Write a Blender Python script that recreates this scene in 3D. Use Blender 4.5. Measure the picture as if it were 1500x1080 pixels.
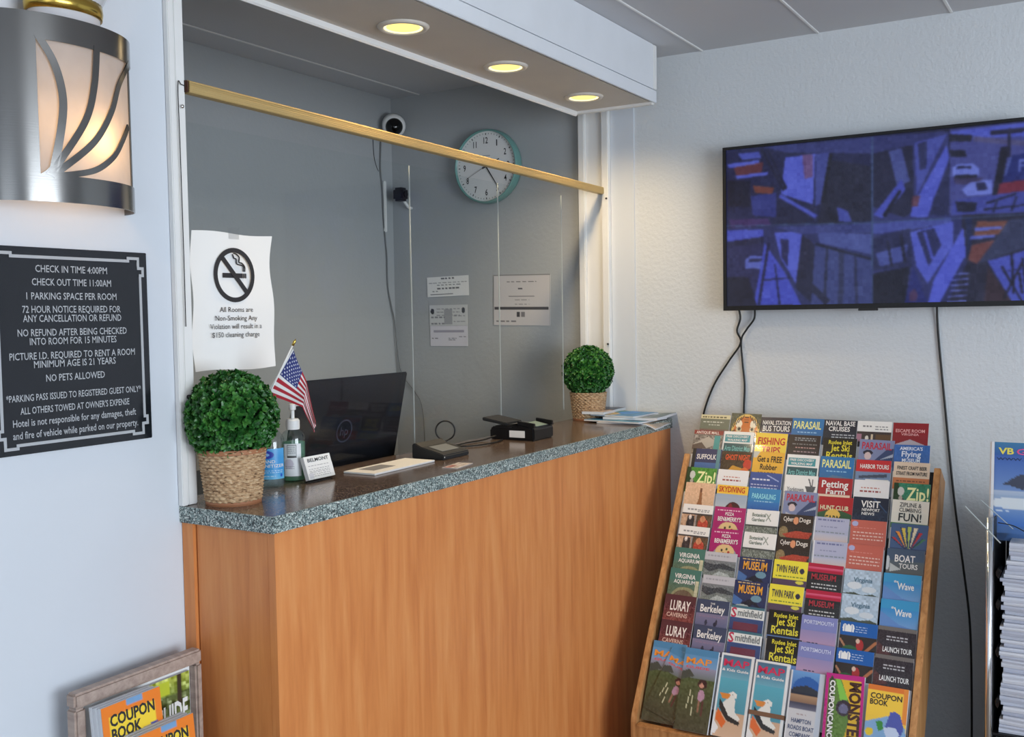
import bpy, bmesh, math, random
import numpy as np
from mathutils import Vector, Matrix
R = math.radians; PI = math.pi
random.seed(7); rng = np.random.default_rng(7)
SC = bpy.context.scene; COL = SC.collection
for o in list(bpy.data.objects): bpy.data.objects.remove(o)

# ------------------------------------------------------------------ camera
CAM = Vector((-3.2847, -1.5774, 1.46))
cd = bpy.data.cameras.new('camera'); cam = bpy.data.objects.new('camera', cd); COL.objects.link(cam)
cd.sensor_width = 36; cd.lens = 36*1496.18/1500; cd.clip_start = .02
rt = Vector((0.5136181, -0.85787115, -0.0159225)); up = Vector((0.05198677, 0.01259122, 0.99856839)); fw = Vector((0.85644254, 0.51371056, -0.05106502))
cam.matrix_world = Matrix(((rt.x, up.x, -fw.x, CAM.x), (rt.y, up.y, -fw.y, CAM.y), (rt.z, up.z, -fw.z, CAM.z), (0, 0, 0, 1)))
SC.camera = cam
# ------------------------------------------------------------------ light, exposure
SC.view_settings.view_transform = 'Standard'; SC.view_settings.look = 'None'
SC.view_settings.gamma = 1; SC.view_settings.use_curve_mapping = False
SC.view_settings.exposure = 0.42
wd = bpy.data.worlds.new('world'); SC.world = wd; wd.use_nodes = True
bg = wd.node_tree.nodes['Background']; bg.inputs[0].default_value = (.62, .76, 1, 1); bg.inputs[1].default_value = 1.0
def area(name, loc, direction, sx, sy, power, color, spread=180):
    l = bpy.data.lights.new(name, 'AREA'); l.shape = 'RECTANGLE'; l.size = sx; l.size_y = sy
    l.energy = power; l.color = color; l.spread = R(spread)
    o = bpy.data.objects.new(name, l); COL.objects.link(o); o.location = loc
    o.rotation_euler = Vector(direction).to_track_quat('-Z', 'Y').to_euler(); return o
area('window_daylight', (-2.9, -4.62, 1.35), (.05, 1, 0), 2.4, 1.7, 100, (.82, .905, 1))
area('door_daylight', (-4.92, -2.4, 1.15), (1, .1, 0), 1.4, 1.9, 10, (.80, .89, 1))
area('office_daylight', (-3.4, .82, 1.7), (1, -.15, -.1), .5, .9, 1.2, (.85, .9, 1))

# ------------------------------------------------------------------ helpers
def lin(c):
    return tuple(((x/12.92) if x <= .04045 else ((x+.055)/1.055)**2.4) for x in (v/255 for v in c[:3]))
def put(o, parent=None, kind=None):
    COL.objects.link(o)
    if parent is not None: o.parent = parent
    if kind: o['kind'] = kind
    return o
def mobj(name, verts, faces, m, parent=None, kind=None, smooth=False):
    me = bpy.data.meshes.new(name); me.from_pydata([tuple(v) for v in verts], [], faces)
    if m: me.materials.append(m)
    if smooth: me.polygons.foreach_set('use_smooth', [True]*len(me.polygons))
    me.update(); return put(bpy.data.objects.new(name, me), parent, kind)
def thing(name, label, cat, loc=(0, 0, 0), rot=(0, 0, 0), group=None, mesh=None):
    o = bpy.data.objects.new(name, mesh); COL.objects.link(o); o.location = loc; o.rotation_euler = rot
    return tag(o, label, cat, group)
def tag(o, label, cat, group=None):
    o['label'] = label; o['category'] = cat
    if group: o['group'] = group
    return o
def node_mat(name, color=(.8, .8, .8), rough=.5, metal=0., spec=.5, **kw):
    m = bpy.data.materials.new(name); m.use_nodes = True
    b = m.node_tree.nodes['Principled BSDF']
    b.inputs['Base Color'].default_value = (*color, 1); b.inputs['Roughness'].default_value = rough
    b.inputs['Metallic'].default_value = metal; b.inputs['Specular IOR Level'].default_value = spec
    for k, v in kw.items(): b.inputs[k.replace('_', ' ')].default_value = v
    return m
def tex(m, kind, scale, coord='Object', stretch=None, **kw):
    nt = m.node_tree; t = nt.nodes.new('ShaderNodeTex'+kind); t.inputs['Scale'].default_value = scale
    for k, v in kw.items():
        t.inputs[k.replace('_', ' ')].default_value = v
    tc = nt.nodes.new('ShaderNodeTexCoord'); mp = nt.nodes.new('ShaderNodeMapping')
    if stretch: mp.inputs['Scale'].default_value = stretch
    nt.links.new(tc.outputs[coord], mp.inputs[0]); nt.links.new(mp.outputs[0], t.inputs['Vector']); return t
def ramp(m, src, stops, to='Base Color'):
    nt = m.node_tree; r = nt.nodes.new('ShaderNodeValToRGB'); e = r.color_ramp.elements
    while len(e) < len(stops): e.new(.5)
    for i, (p, c) in enumerate(stops): e[i].position = p; e[i].color = (*c, 1)
    nt.links.new(src, r.inputs[0])
    if to: nt.links.new(r.outputs[0], nt.nodes['Principled BSDF'].inputs[to])
    return r
def bump(m, src, strength, dist):
    nt = m.node_tree; b = nt.nodes.new('ShaderNodeBump'); b.inputs['Strength'].default_value = strength; b.inputs['Distance'].default_value = dist
    nt.links.new(src, b.inputs['Height']); nt.links.new(b.outputs[0], nt.nodes['Principled BSDF'].inputs['Normal'])
def plain(name, rgb, rough=.5, **kw): # colour in sRGB 0..255, with a whisper of procedural variation
    c = lin(rgb); m = node_mat(name, c, rough, **kw)
    n = tex(m, 'Noise', 9, Detail=3); ramp(m, n.outputs[0], [(.3, tuple(x*.97 for x in c)), (.7, tuple(min(1, x*1.02) for x in c))]); return m
def clear(name, tint=(1, 1, 1), refl=.08, rough=.02):
    m = bpy.data.materials.new(name); m.use_nodes = True; nt = m.node_tree; nt.nodes.clear()
    out = nt.nodes.new('ShaderNodeOutputMaterial'); mx = nt.nodes.new('ShaderNodeMixShader'); tr = nt.nodes.new('ShaderNodeBsdfTransparent'); gl = nt.nodes.new('ShaderNodeBsdfGlossy')
    lw = nt.nodes.new('ShaderNodeLayerWeight'); lw.inputs['Blend'].default_value = .35; pw = nt.nodes.new('ShaderNodeMath'); pw.operation = 'POWER'; pw.inputs[1].default_value = 4
    mu = nt.nodes.new('ShaderNodeMath'); mu.operation = 'MULTIPLY_ADD'; mu.inputs[1].default_value = .35; mu.inputs[2].default_value = refl
    tr.inputs[0].default_value = (*tint, 1); gl.inputs['Roughness'].default_value = rough
    nt.links.new(lw.outputs['Facing'], pw.inputs[0]); nt.links.new(pw.outputs[0], mu.inputs[0])
    nt.links.new(mu.outputs[0], mx.inputs[0]); nt.links.new(tr.outputs[0], mx.inputs[1]); nt.links.new(gl.outputs[0], mx.inputs[2]); nt.links.new(mx.outputs[0], out.inputs[0]); return m
def emit(name, color, s):
    m = bpy.data.materials.new(name); m.use_nodes = True; nt = m.node_tree; nt.nodes.clear()
    out = nt.nodes.new('ShaderNodeOutputMaterial'); e = nt.nodes.new('ShaderNodeEmission'); e.inputs[0].default_value = (*color, 1); e.inputs[1].default_value = s
    nt.links.new(e.outputs[0], out.inputs[0]); return m

class MB:                                  # small mesh builder
    def __init__(s): s.v = []; s.f = []
    def add(s, v, f):
        n = len(s.v); s.v += [tuple(p) for p in v]; s.f += [tuple(i+n for i in q) for q in f]; return s
    def box(s, x0, x1, y0, y1, z0, z1, M=None):
        v = [Vector(p) for p in ((x0,y0,z0),(x1,y0,z0),(x1,y1,z0),(x0,y1,z0),(x0,y0,z1),(x1,y0,z1),(x1,y1,z1),(x0,y1,z1))]
        if M is not None: v = [M @ p for p in v]
        return s.add(v, [(0,3,2,1),(4,5,6,7),(0,1,5,4),(1,2,6,5),(2,3,7,6),(3,0,4,7)])
    def prism(s, pts, z0, z1, M=None):     # outline (x,y) extruded in z
        n = len(pts); v = [Vector((x, y, z0)) for x, y in pts]+[Vector((x, y, z1)) for x, y in pts]
        if M is not None: v = [M @ p for p in v]
        return s.add(v, [tuple(range(n))[::-1], tuple(range(n, 2*n))]+[(i, (i+1) % n, n+(i+1) % n, n+i) for i in range(n)])
    def lathe(s, prof, n=32, M=None, closed=False, sx=1, sy=1):
        v = []; f = []
        for r, z in prof:
            for i in range(n): v.append(Vector((r*sx*math.cos(2*PI*i/n), r*sy*math.sin(2*PI*i/n), z)))
        k = len(prof)
        for j in range(k-1 if not closed else k):
            for i in range(n):
                a = j*n+i; b = j*n+(i+1) % n; c = ((j+1) % k)*n+(i+1) % n; d = ((j+1) % k)*n+i; f.append((a, b, c, d))
        if not closed:
            if prof[0][0] > 0: f.append(tuple(range(n))[::-1])
            if prof[-1][0] > 0: f.append(tuple(range((k-1)*n, k*n)))
        if M is not None: v = [M @ p for p in v]
        return s.add(v, f)
    def tube(s, pts, r, n=8):
        P = [Vector(p) for p in pts]; v = []; f = []; ref = Vector((.31, .17, .93))
        for i, p in enumerate(P):
            t = (P[min(i+1, len(P)-1)]-P[max(i-1, 0)]).normalized(); a = t.cross(ref).normalized(); b = t.cross(a)
            rr = r[i] if isinstance(r, (list, tuple)) else r
            for k in range(n): v.append(p+rr*(math.cos(2*PI*k/n)*a+math.sin(2*PI*k/n)*b))
        for i in range(len(P)-1):
            for k in range(n): f.append((i*n+k, i*n+(k+1) % n, (i+1)*n+(k+1) % n, (i+1)*n+k))
        f.append(tuple(range(n))[::-1]); f.append(tuple(range((len(P)-1)*n, len(P)*n)))
        return s.add(v, f)
    def build(s, name, m, parent=None, kind=None, smooth=False, bevel=0, auto=False):
        o = mobj(name, s.v, s.f, m, parent, kind, smooth)
        bm = bmesh.new(); bm.from_mesh(o.data)
        bmesh.ops.recalc_face_normals(bm, faces=bm.faces)
        if bevel: bmesh.ops.bevel(bm, geom=[e for e in bm.edges if e.calc_face_angle(0) > .5], offset=bevel, segments=2, affect='EDGES', clamp_overlap=True)
        bm.to_mesh(o.data); bm.free()
        if auto: o.data.set_sharp_from_angle(angle=R(35)) ; o.data.polygons.foreach_set('use_smooth', [True]*len(o.data.polygons))
        return o
def spline(pts, n=8):                      # Catmull-Rom
    P = [Vector(p) for p in pts]; P = [2*P[0]-P[1]]+P+[2*P[-1]-P[-2]]; out = []
    for i in range(1, len(P)-2):
        for k in range(n):
            t = k/n; a, b, c, d = P[i-1:i+3]
            out.append(.5*((2*b)+(c-a)*t+(2*a-5*b+4*c-d)*t*t+(3*b-a-3*c+d)*t**3))
    out.append(P[-2]); return out
def bx(name, x0, x1, y0, y1, z0, z1, m, parent=None, kind=None, bevel=0):
    return MB().box(x0, x1, y0, y1, z0, z1).build(name, m, parent, kind, bevel=bevel)

# ---- lettering: the built-in font turned into thin meshes, fitted into a box
_glyph = {}
def glyphs(body, bold=0.):
    k = (body, bold)
    if k not in _glyph:
        c = bpy.data.curves.new('t', 'FONT'); c.body = body; c.offset = bold; c.resolution_u = 2
        o = bpy.data.objects.new('t', c); COL.objects.link(o)
        me = bpy.data.meshes.new_from_object(o.evaluated_get(bpy.context.evaluated_depsgraph_get()))
        v = np.empty(len(me.vertices)*3); me.vertices.foreach_get('co', v); v = v.reshape(-1, 3)
        _glyph[k] = (v, [tuple(p.vertices) for p in me.polygons])
        bpy.data.objects.remove(o); bpy.data.curves.remove(c); bpy.data.meshes.remove(me)
    return _glyph[k]
def letter_mb(lines, bold=.012, z=0.):
    """lines: (body, x0, x1, ybase, height); x right, y up"""
    b = MB()
    for ln in lines:
        body, x0, x1, yb, h = ln[:5]; rise = ln[5] if len(ln) > 5 else 0; bd = ln[6] if len(ln) > 6 else bold
        v, f = glyphs(body, bd); w = v[:, 0].max()-v[:, 0].min(); tall = max(.68, v[:, 1].max())
        x = x0+(v[:, 0]-v[:, 0].min())/w*(x1-x0); y = yb+v[:, 1]/tall*h+rise*(v[:, 0]-v[:, 0].min())/w
        b.add(np.stack([x, y, np.full(len(x), z)], 1), f)
    return b
def lettering(lines, m, parent, z, name='lettering', bold=.012, M=None):
    b = letter_mb(lines, bold, z)
    if M is not None: b.v = [tuple(M @ Vector(p)) for p in b.v]
    return mobj(name, b.v, b.f, m, parent)

# ---- flat print: colours painted per grid vertex from simple shapes (u right 0..1, v down 0..1)
class Pic:
    def __init__(s, w, h, base): s.w, s.h = w, h; s.V, s.U = np.mgrid[0:1:(h+1)*1j, 0:1:(w+1)*1j]; s.c = np.empty((h+1, w+1, 3)); s.c[:] = base
    def rect(s, u0, v0, u1, v1, c): s.c[(s.U >= u0) & (s.U <= u1) & (s.V >= v0) & (s.V <= v1)] = c; return s
    def grad(s, v0, v1, a, b, u0=0, u1=1):
        k = (s.V >= v0) & (s.V <= v1) & (s.U >= u0) & (s.U <= u1); t = ((s.V-v0)/(v1-v0))[k][:, None]; s.c[k] = np.array(a)*(1-t)+np.array(b)*t; return s
    def ell(s, cu, cv, ru, rv, c): s.c[((s.U-cu)/ru)**2+((s.V-cv)/rv)**2 <= 1] = c; return s
    def poly(s, pts, c):
        ins = np.zeros(s.U.shape, bool); n = len(pts)
        for i in range(n):
            (x1, y1), (x2, y2) = pts[i], pts[(i+1) % n]
            if y1 == y2: continue
            ins ^= ((y1 > s.V) != (y2 > s.V)) & (s.U < (x2-x1)*(s.V-y1)/(y2-y1)+x1)
        s.c[ins] = c; return s
    def line(s, x0, y0, x1, y1, wd, c):
        dx, dy = x1-x0, y1-y0; t = np.clip(((s.U-x0)*dx+(s.V-y0)*dy)/(dx*dx+dy*dy), 0, 1)
        s.c[np.hypot(s.U-x0-t*dx, s.V-y0-t*dy) < wd] = c; return s
    def noise(s, amp, v0=0, v1=1, cell=3, u0=0, u1=1):
        n = rng.normal(0, amp, ((s.h//cell)+2, (s.w//cell)+2, 1)); n = np.repeat(np.repeat(n, cell, 0), cell, 1)[:s.h+1, :s.w+1]
        k = ((s.V >= v0) & (s.V <= v1) & (s.U >= u0) & (s.U <= u1))[..., None]; s.c = np.where(k, np.clip(s.c+n, 0, 255), s.c); return s
    def bars(s, rows, c, u0=.12, u1=.88, th=.03):
        th *= .62  # lines of small print, too small to read
        for v in rows:
            x = u0
            while x < u1:
                w = rng.uniform(.04, .11); s.rect(x, v-th, min(u1, x+w), v+th, c); x += w+.03
        return s
    def mesh(s, name, W, H, m, f=None, parent=None, kind=None):
        """plane W x H, top-left at the origin, x right, y down negative; f maps (x,y)->xyz"""
        x = s.U*W; y = -s.V*H; n1 = s.w+1
        co = np.stack([x, y, np.zeros_like(x)], -1).reshape(-1, 3)
        if f: co = np.array([f(a, b) for a, b, _ in co])
        a = (np.arange(s.h)[:, None]*n1+np.arange(s.w)[None]).reshape(-1); fa = np.stack([a, a+n1, a+n1+1, a+1], 1)
        me = bpy.data.meshes.new(name); me.from_pydata(co.tolist(), [], fa.tolist()); me.materials.append(m)
        at = me.color_attributes.new('Col', 'FLOAT_COLOR', 'POINT'); q = s.c.reshape(-1, 3)/255
        q = np.where(q <= .04045, q/12.92, ((q+.055)/1.055)**2.4)
        at.data.foreach_set('color', np.concatenate([q, np.ones((len(q), 1))], 1).reshape(-1).astype('f'))
        return put(bpy.data.objects.new(name, me), parent, kind)
def col_mat(name, rough=.35, emission=0, coat=0):
    m = bpy.data.materials.new(name); m.use_nodes = True; nt = m.node_tree; b = nt.nodes['Principled BSDF']
    a = nt.nodes.new('ShaderNodeVertexColor'); a.layer_name = 'Col'; b.inputs['Roughness'].default_value = rough
    if emission:
        nt.links.new(a.outputs[0], b.inputs['Emission Color']); b.inputs['Emission Strength'].default_value = emission; b.inputs['Base Color'].default_value = (.01, .01, .012, 1)
    else: nt.links.new(a.outputs[0], b.inputs['Base Color'])
    return m

# ------------------------------------------------------------------ materials
def wall_mat(name, c, bs, scale):
    m = node_mat(name, c, .62, spec=.3); n = tex(m, 'Noise', 2.2, Detail=4)
    ramp(m, n.outputs[0], [(.3, tuple(x*.96 for x in c)), (.75, c)])
    n2 = tex(m, 'Noise', scale, Detail=3, Roughness=.55); bump(m, n2.outputs[0], bs, .004); return m
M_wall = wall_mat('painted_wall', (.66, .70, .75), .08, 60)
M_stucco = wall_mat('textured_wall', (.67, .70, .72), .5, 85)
M_back_shaded = wall_mat('office_wall_shaded', (.42, .44, .45), .3, 60)  # office grey, darkened so the room's shade is in the colour
M_ceil = wall_mat('ceiling_paint', (.60, .61, .635), .12, 40)
M_white = plain('white_trim', (232, 232, 230), .4)
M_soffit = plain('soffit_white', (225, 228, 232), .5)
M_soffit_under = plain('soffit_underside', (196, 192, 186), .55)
M_floor = plain('floor_tile', (120, 105, 90), .5)
def wood(name, a, b, c, rough=.38, sc=(14, 14, 1.1)):
    m = node_mat(name, b, rough); n = tex(m, 'Noise', 2.5, stretch=sc, Detail=6, Roughness=.6, Distortion=.3)
    r = ramp(m, n.outputs[0], [(.3, a), (.5, b), (.72, c)])
    n2 = tex(m, 'Noise', 22, stretch=(sc[0]*.5, sc[1]*.5, .5), Detail=2); bump(m, n2.outputs[0], .06, .001); return m
M_cherry = wood('cherry_laminate', lin((202, 122, 66)), lin((217, 138, 77)), lin((227, 154, 92)))
M_oak = wood('oak_wood', lin((158, 108, 62)), lin((186, 134, 82)), lin((205, 156, 102)), .5, (30, 30, 1.6))
M_taupe = wood('taupe_frame', lin((150, 130, 120)), lin((170, 150, 138)), lin((186, 166, 154)), .5, (30, 3, 30))
def speckle(name, stops, rough, scale=260):
    m = node_mat(name, (.3, .3, .3), rough); v = tex(m, 'Voronoi', scale); v.inputs['Randomness'].default_value = 1
    nt = m.node_tree; sp = nt.nodes.new('ShaderNodeSeparateColor'); nt.links.new(v.outputs['Color'], sp.inputs[0])
    r = ramp(m, sp.outputs[0], stops); r.color_ramp.interpolation = 'CONSTANT'; return m
M_edge = speckle('speckled_laminate', [(0, lin((52, 60, 60))), (.22, lin((98, 112, 110))), (.5, lin((140, 156, 152))), (.74, lin((186, 196, 190))), (.93, lin((222, 226, 218)))], .4, 420)
M_top = speckle('brown_laminate', [(0, lin((66, 52, 46))), (.3, lin((92, 74, 64))), (.6, lin((112, 94, 82))), (.85, lin((140, 126, 112)))], .17, 420)
M_black = plain('black_plastic', (20, 20, 22), .35)
M_black_soft = plain('charcoal_plastic', (34, 36, 38), .55)
M_cord = plain('black_cord', (16, 16, 16), .5)
M_grey_cord = plain('grey_cord', (120, 122, 122), .6)
M_dark = plain('dark_gap', (12, 10, 9), .8)
M_paper = plain('white_paper', (236, 236, 234), .75)
M_page = plain('page_edges', (214, 216, 220), .8)
M_ink = plain('black_ink', (36, 36, 40), .6)
M_brass = node_mat('brass', lin((204, 178, 122)), .42, .6)
_w = tex(M_brass, 'Wave', 160, Distortion=0); bump(M_brass, _w.outputs['Color'], .25, .001)
M_brass_s = node_mat('polished_brass', lin((196, 166, 80)), .22, .95)
M_nickel = node_mat('brushed_nickel', (.24, .235, .225), .2, 1.); _n = tex(M_nickel, 'Noise', 40, stretch=(.3, .3, 12)); bump(M_nickel, _n.outputs[0], .05, .0005)
M_chrome = node_mat('chrome', (.75, .75, .75), .12, 1.); _n = tex(M_chrome, 'Noise', 30); bump(M_chrome, _n.outputs[0], .02, .0005)
M_acrylic = clear('clear_acrylic', (.97, .98, .98), .012)
M_pocket = clear('clear_pocket', (.98, .99, .99), .02, .08)
M_edgeclear = plain('acrylic_edge', (205, 212, 212), .25, alpha=1) if False else plain('acrylic_edge', (170, 178, 178), .3)
M_print = col_mat('printed_paper', .36)
M_screen = col_mat('lit_screen', .22, 1.0)
_inks = {}
def ink(rgb):
    if rgb not in _inks: _inks[rgb] = plain('ink_%d_%d_%d' % rgb, rgb, .45)
    return _inks[rgb]

# ================================================================== THE SETTING
Z_C = 2.331; Z_T = 1.10; Z_S = 2.148
def struct(o): o['kind'] = 'structure'; return o
struct(bx('floor', -5.0, .12, -4.8, 1.06, -.1, 0, M_floor))
wr_ = struct(bx('wall_right', 0, .12, -4.8, .064, 0, 2.5, M_stucco)); bx('office_side_shaded', 0, .12, .064, 1.06, 0, 2.5, M_back_shaded, wr_)  # office stretch of the wall takes the grey with shade painted in
struct(bx('wall_back', -5.0, 0, .936, 1.06, 0, 2.5, M_back_shaded))
struct(bx('wall_left', -5.0, -1.891, 0, .087, 0, 2.5, M_wall))
struct(bx('wall_entrance', -5.12, -5.0, -4.8, 1.06, 0, 2.5, M_wall))
struct(bx('wall_front', -5.0, 0, -4.92, -4.8, 0, 2.5, M_wall))
wf = bpy.data.objects.new('window_1', None); COL.objects.link(wf); wf['kind'] = 'structure'
for a in ((-3.95, -3.9, .45, 2.25), (-1.3, -1.25, .45, 2.25), (-3.9, -1.3, 2.2, 2.25), (-3.9, -1.3, .45, .5)):
    bx('window_frame', a[0], a[1], -4.8, -4.7, a[2], a[3], M_white, wf)
ceil = struct(bx('ceiling', -5.0, 0, -4.8, .936, Z_C+.012, Z_C+.1, M_dark))
seams = [.936, .795, .02, -.364, -.744, -1.131, -1.515, -1.9, -2.3, -2.9, -3.5, -4.1, -4.8]
for a, b in zip(seams[1:], seams[:-1]):
    bx('ceiling_panel', -5.0, 0, a+.0015, b-.0015, Z_C, Z_C+.012, M_ceil, ceil)
for y in seams[1:-1]: bx('seam_batten', -5.0, -.002, y-.004, y+.004, Z_C-.003, Z_C+.001, M_white, ceil, bevel=.001)
# header with the recessed lights
sf = struct(bx('trim_1', -5.0, -.155, -.255, .025, Z_S+.008, Z_C-.0005, M_soffit))
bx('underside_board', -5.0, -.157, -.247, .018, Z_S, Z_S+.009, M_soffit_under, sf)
bx('fascia_strip', -5.0, -.150, -.2625, -.2545, Z_S-.002, Z_S+.0365, M_soffit, sf, bevel=.0015)
bx('front_board', -5.0, -.1725, -.2605, -.2552, Z_S+.0395, Z_C-.001, M_soffit, sf)
bx('corner_strip', -.172, -.150, -.2640, -.2545, Z_S+.0395, Z_C-.002, M_white, sf, bevel=.002)
MB().prism([(.018, Z_S-.012), (.018, Z_S+.02), (.040, Z_S+.02), (.040, Z_S-.004), (.030, Z_S-.014), (.022, Z_S-.016)], -5.0, -.170, Matrix(((0, 0, 1, 0), (1, 0, 0, 0), (0, 1, 0, 0), (0, 0, 0, 1)))).build('edge_moulding', M_white, sf)
bx('edge_moulding_return', -.172, -.15, -.2545, .040, Z_S-.008, Z_S+.02, M_white, sf, bevel=.002)
# jamb on the right wall
jr = struct(bx('trim_2', -.014, -.0005, .0, .064, Z_T, Z_C-.001, M_white))
bx('front_casing', -.028, -.0005, -.026, -.0005, Z_T, Z_C-.002, M_white, jr, bevel=.002)
bx('rear_casing', -.030, -.0005, .0645, .090, Z_T, Z_C-.002, M_white, jr, bevel=.003)
struct(bx('trim_3', -.006, -.0004, -.115, -.027, 0, Z_C-.001, M_wall))
# casing on the left wall, standing on the counter
jl = struct(bx('trim_4', -1.9275, -1.9135, -.014, -.0005, Z_T+.001, Z_C-.001, M_white, bevel=.0015))
bx('inner_strip', -1.9115, -1.8895, -.012, -.0005, Z_T+.001, Z_C-.001, M_white, jl, bevel=.0015)
bx('jamb_face', -1.8915, -1.8795, -.0005, .088, Z_T+.001, Z_C-.001, M_white, jl)
# fixings in the casings
def hook(label, x, y, z, m, axis):
    b = MB()
    if axis == 'y': b.lathe([(.0001, -.007), (.003, -.006), (.0042, -.003), (.0042, 0)], 12, Matrix.Translation((x, y, z)) @ Matrix.Rotation(R(-90), 4, 'X'))
    else: b.lathe([(.0001, -.007), (.0025, -.006), (.0035, -.003), (.0035, 0)], 12, Matrix.Translation((x, y, z)) @ Matrix.Rotation(R(90), 4, 'Y'))
    return tag(b.build('screw', m, smooth=True), label, 'screw')
hook('small black screw low in the left casing beside the big plant', -1.905, -.012, 1.313, M_black, 'y')
hook('small round metal screw in the left casing just below the brass rail', -1.9000, -.012, 1.874, M_chrome, 'y')
hook('tiny black screw in the right casing just below the rail end', -.028, -.020, 1.866, M_black, 'x')
hook('tiny black screw in the right casing above the small plant', -.028, -.020, 1.357, M_black, 'x')
tag(MB().tube(spline([(-1.8875, -.012, 1.915), (-1.900, -.0145, 1.916), (-1.909, -.016, 1.912), (-1.909, -.0165, 1.80), (-1.9085, -.0165, 1.6), (-1.909, -.0165, 1.45)]), .0009, 5).build('string', M_dark, smooth=True), 'thin dark string tied to the brass rail and hanging down the left casing', 'string')

# ================================================================== THE COUNTER
ct = thing('reception_counter', 'reception counter with orange cherry wood front and speckled grey top edge', 'counter', (-1.926, -.247, 0))
def cb(name, x0, x1, y0, y1, z0, z1, m, **k): return bx(name, x0+1.926, x1+1.926, y0+.247, y1+.247, z0, z1, m, ct, **k)
cb('countertop', -1.923, -.001, -.2445, .066, Z_T-.031, Z_T, M_top)
cb('edge_band', -1.926, -.001, -.2475, -.2447, Z_T-.0312, Z_T+.0002, M_edge)
cb('edge_band', -1.926, -1.9232, -.2445, -.0005, Z_T-.0312, Z_T+.0002, M_edge)
cb('front_panel', -1.915, -.001, -.240, -.222, 0, Z_T-.0313, M_cherry)
cb('side_panel', -1.915, -1.899, -.2215, -.036, 0, Z_T-.0313, M_cherry)
cb('scribe_strip', -1.921, -1.903, -.032, -.0005, 0, Z_T-.0313, M_cherry, bevel=.001)
cb('inner_frame', -1.898, -.002, -.2215, .05, .02, Z_T-.04, M_dark)
dk = thing('clerk_desk', 'low dark clerk desk hidden behind the counter under the laptop', 'desk', (-1.5, .3, 0))
bx('desktop', -.36, .38, -.215, .25, 1.035, 1.06, M_black_soft, dk)
for a, b in ((-.33, -.19), (.33, -.19), (-.33, .22), (.33, .22)): bx('leg', a-.02, a+.02, b-.02, b+.02, 0, 1.035, M_black_soft, dk)

# ---- brass rail across the opening
dz = -.0235; L = 1.862; ang = math.atan2(dz, L)
rl = thing('brass_rail', 'reeded brass rail stretched across the top of the reception opening', 'rail', (-1.879, 0, 1.9175), (0, -ang, 0))
MB().prism([(-.006, -.0125), (-.009, -.011), (-.010, 0), (-.009, .011), (-.006, .0125), (.007, .0125), (.007, .0095), (-.003, .0095), (-.003, -.0095), (.007, -.0095), (.007, -.0125)], .004, L, Matrix(((0, 0, 1, 0), (1, 0, 0, 0), (0, 1, 0, 0), (0, 0, 0, 1)))).build('rail_channel', M_brass, rl)
MB().box(-.004, .0035, -.009, .006, -.0115, .0115).build('end_cap', ink((70, 40, 28)), rl, bevel=.002)['label'] = 'dark brown end cap'
MB().lathe([(.001, 0), (.006, .001), (.008, .005), (.006, .009), (.001, .010)], 14, Matrix.Translation((L+.0, -.002, -.002)) @ Matrix.Rotation(R(90), 4, 'Y')).build('end_knob', M_brass, rl, smooth=True)
for k in range(5): MB().box(.004, L, -.0108, -.0098, -.0085+k*.0042-.0007, -.0085+k*.0042+.0007).build('reed', M_brass, rl)
# ---- clear panels of the opening
def sheet(label, x0, x1, z0, z1, rad=0):
    t = thing('clear_acrylic_panel', label, 'acrylic panel', (x0, .05, z0), group=None)
    w = x1-x0; h = z1-z0; pts = [(0, 0)]
    if rad: pts += [(w-rad+rad*math.sin(a), rad-rad*math.cos(a)) for a in [i*PI/2/6 for i in range(7)]]
    else: pts.append((w, 0))
    pts += [(w, h), (0, h)]
    MB().prism(pts, -.0015, .0015, Matrix(((1, 0, 0, 0), (0, 0, 1, 0), (0, 1, 0, 0), (0, 0, 0, 1)))).build('pane', M_acrylic, t)
    MB().box(w-.0012, w+.0006, -.0016, .0016, rad, h).build('edge', M_edgeclear, t)
    return t
sheet('clear acrylic panel at the left of the opening, behind the no smoking notice', -1.878, -1.085, 1.101, 1.862)
sheet('clear acrylic panel in the middle of the opening, behind the black signature pad', -1.080, -.640, 1.101, 1.862)
sheet('clear acrylic panel at the right with a rounded lower corner by the small plant', -.636, -.235, 1.112, 1.862, .03)

# ---- downlights
M_lens = emit('warm_lens', (1, .74, .22), 1.25); M_lens2 = emit('warm_lens_rim', (1, .86, .42), 1.5)
for i, (x, lab) in enumerate(((-1.308, 'round recessed ceiling light nearest the left in the soffit'), (-.842, 'round recessed ceiling light in the middle of the soffit'), (-.3675, 'round recessed ceiling light nearest the right wall in the soffit'))):
    t = thing('recessed_light', lab, 'ceiling light', (x, -.107, Z_S))
    MB().lathe([(.046, 0), (.046, -.004), (.050, -.007), (.058, -.006), (.062, -.001), (.062, 0)], 40, closed=True).build('trim_ring', plain('ring_white', (214, 208, 198), .35), t, smooth=True)
    MB().lathe([(.0001, -.0008), (.030, -.0012), (.040, -.0022)], 40).build('lens', M_lens, t, smooth=True)
    MB().lathe([(.040, -.0022), (.046, -.0042), (.046, -.001), (.040, -.001)], 40, closed=True).build('reflector', M_lens2, t, smooth=True)
    l = bpy.data.lights.new('downlight', 'SPOT'); l.energy = 9.5; l.color = (1, .74, .42); l.spot_size = R(158); l.spot_blend = .9; l.shadow_soft_size = .03
    lo = bpy.data.objects.new('downlight', l); COL.objects.link(lo); lo.parent = t; lo.location = (0, 0, -.02)

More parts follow.
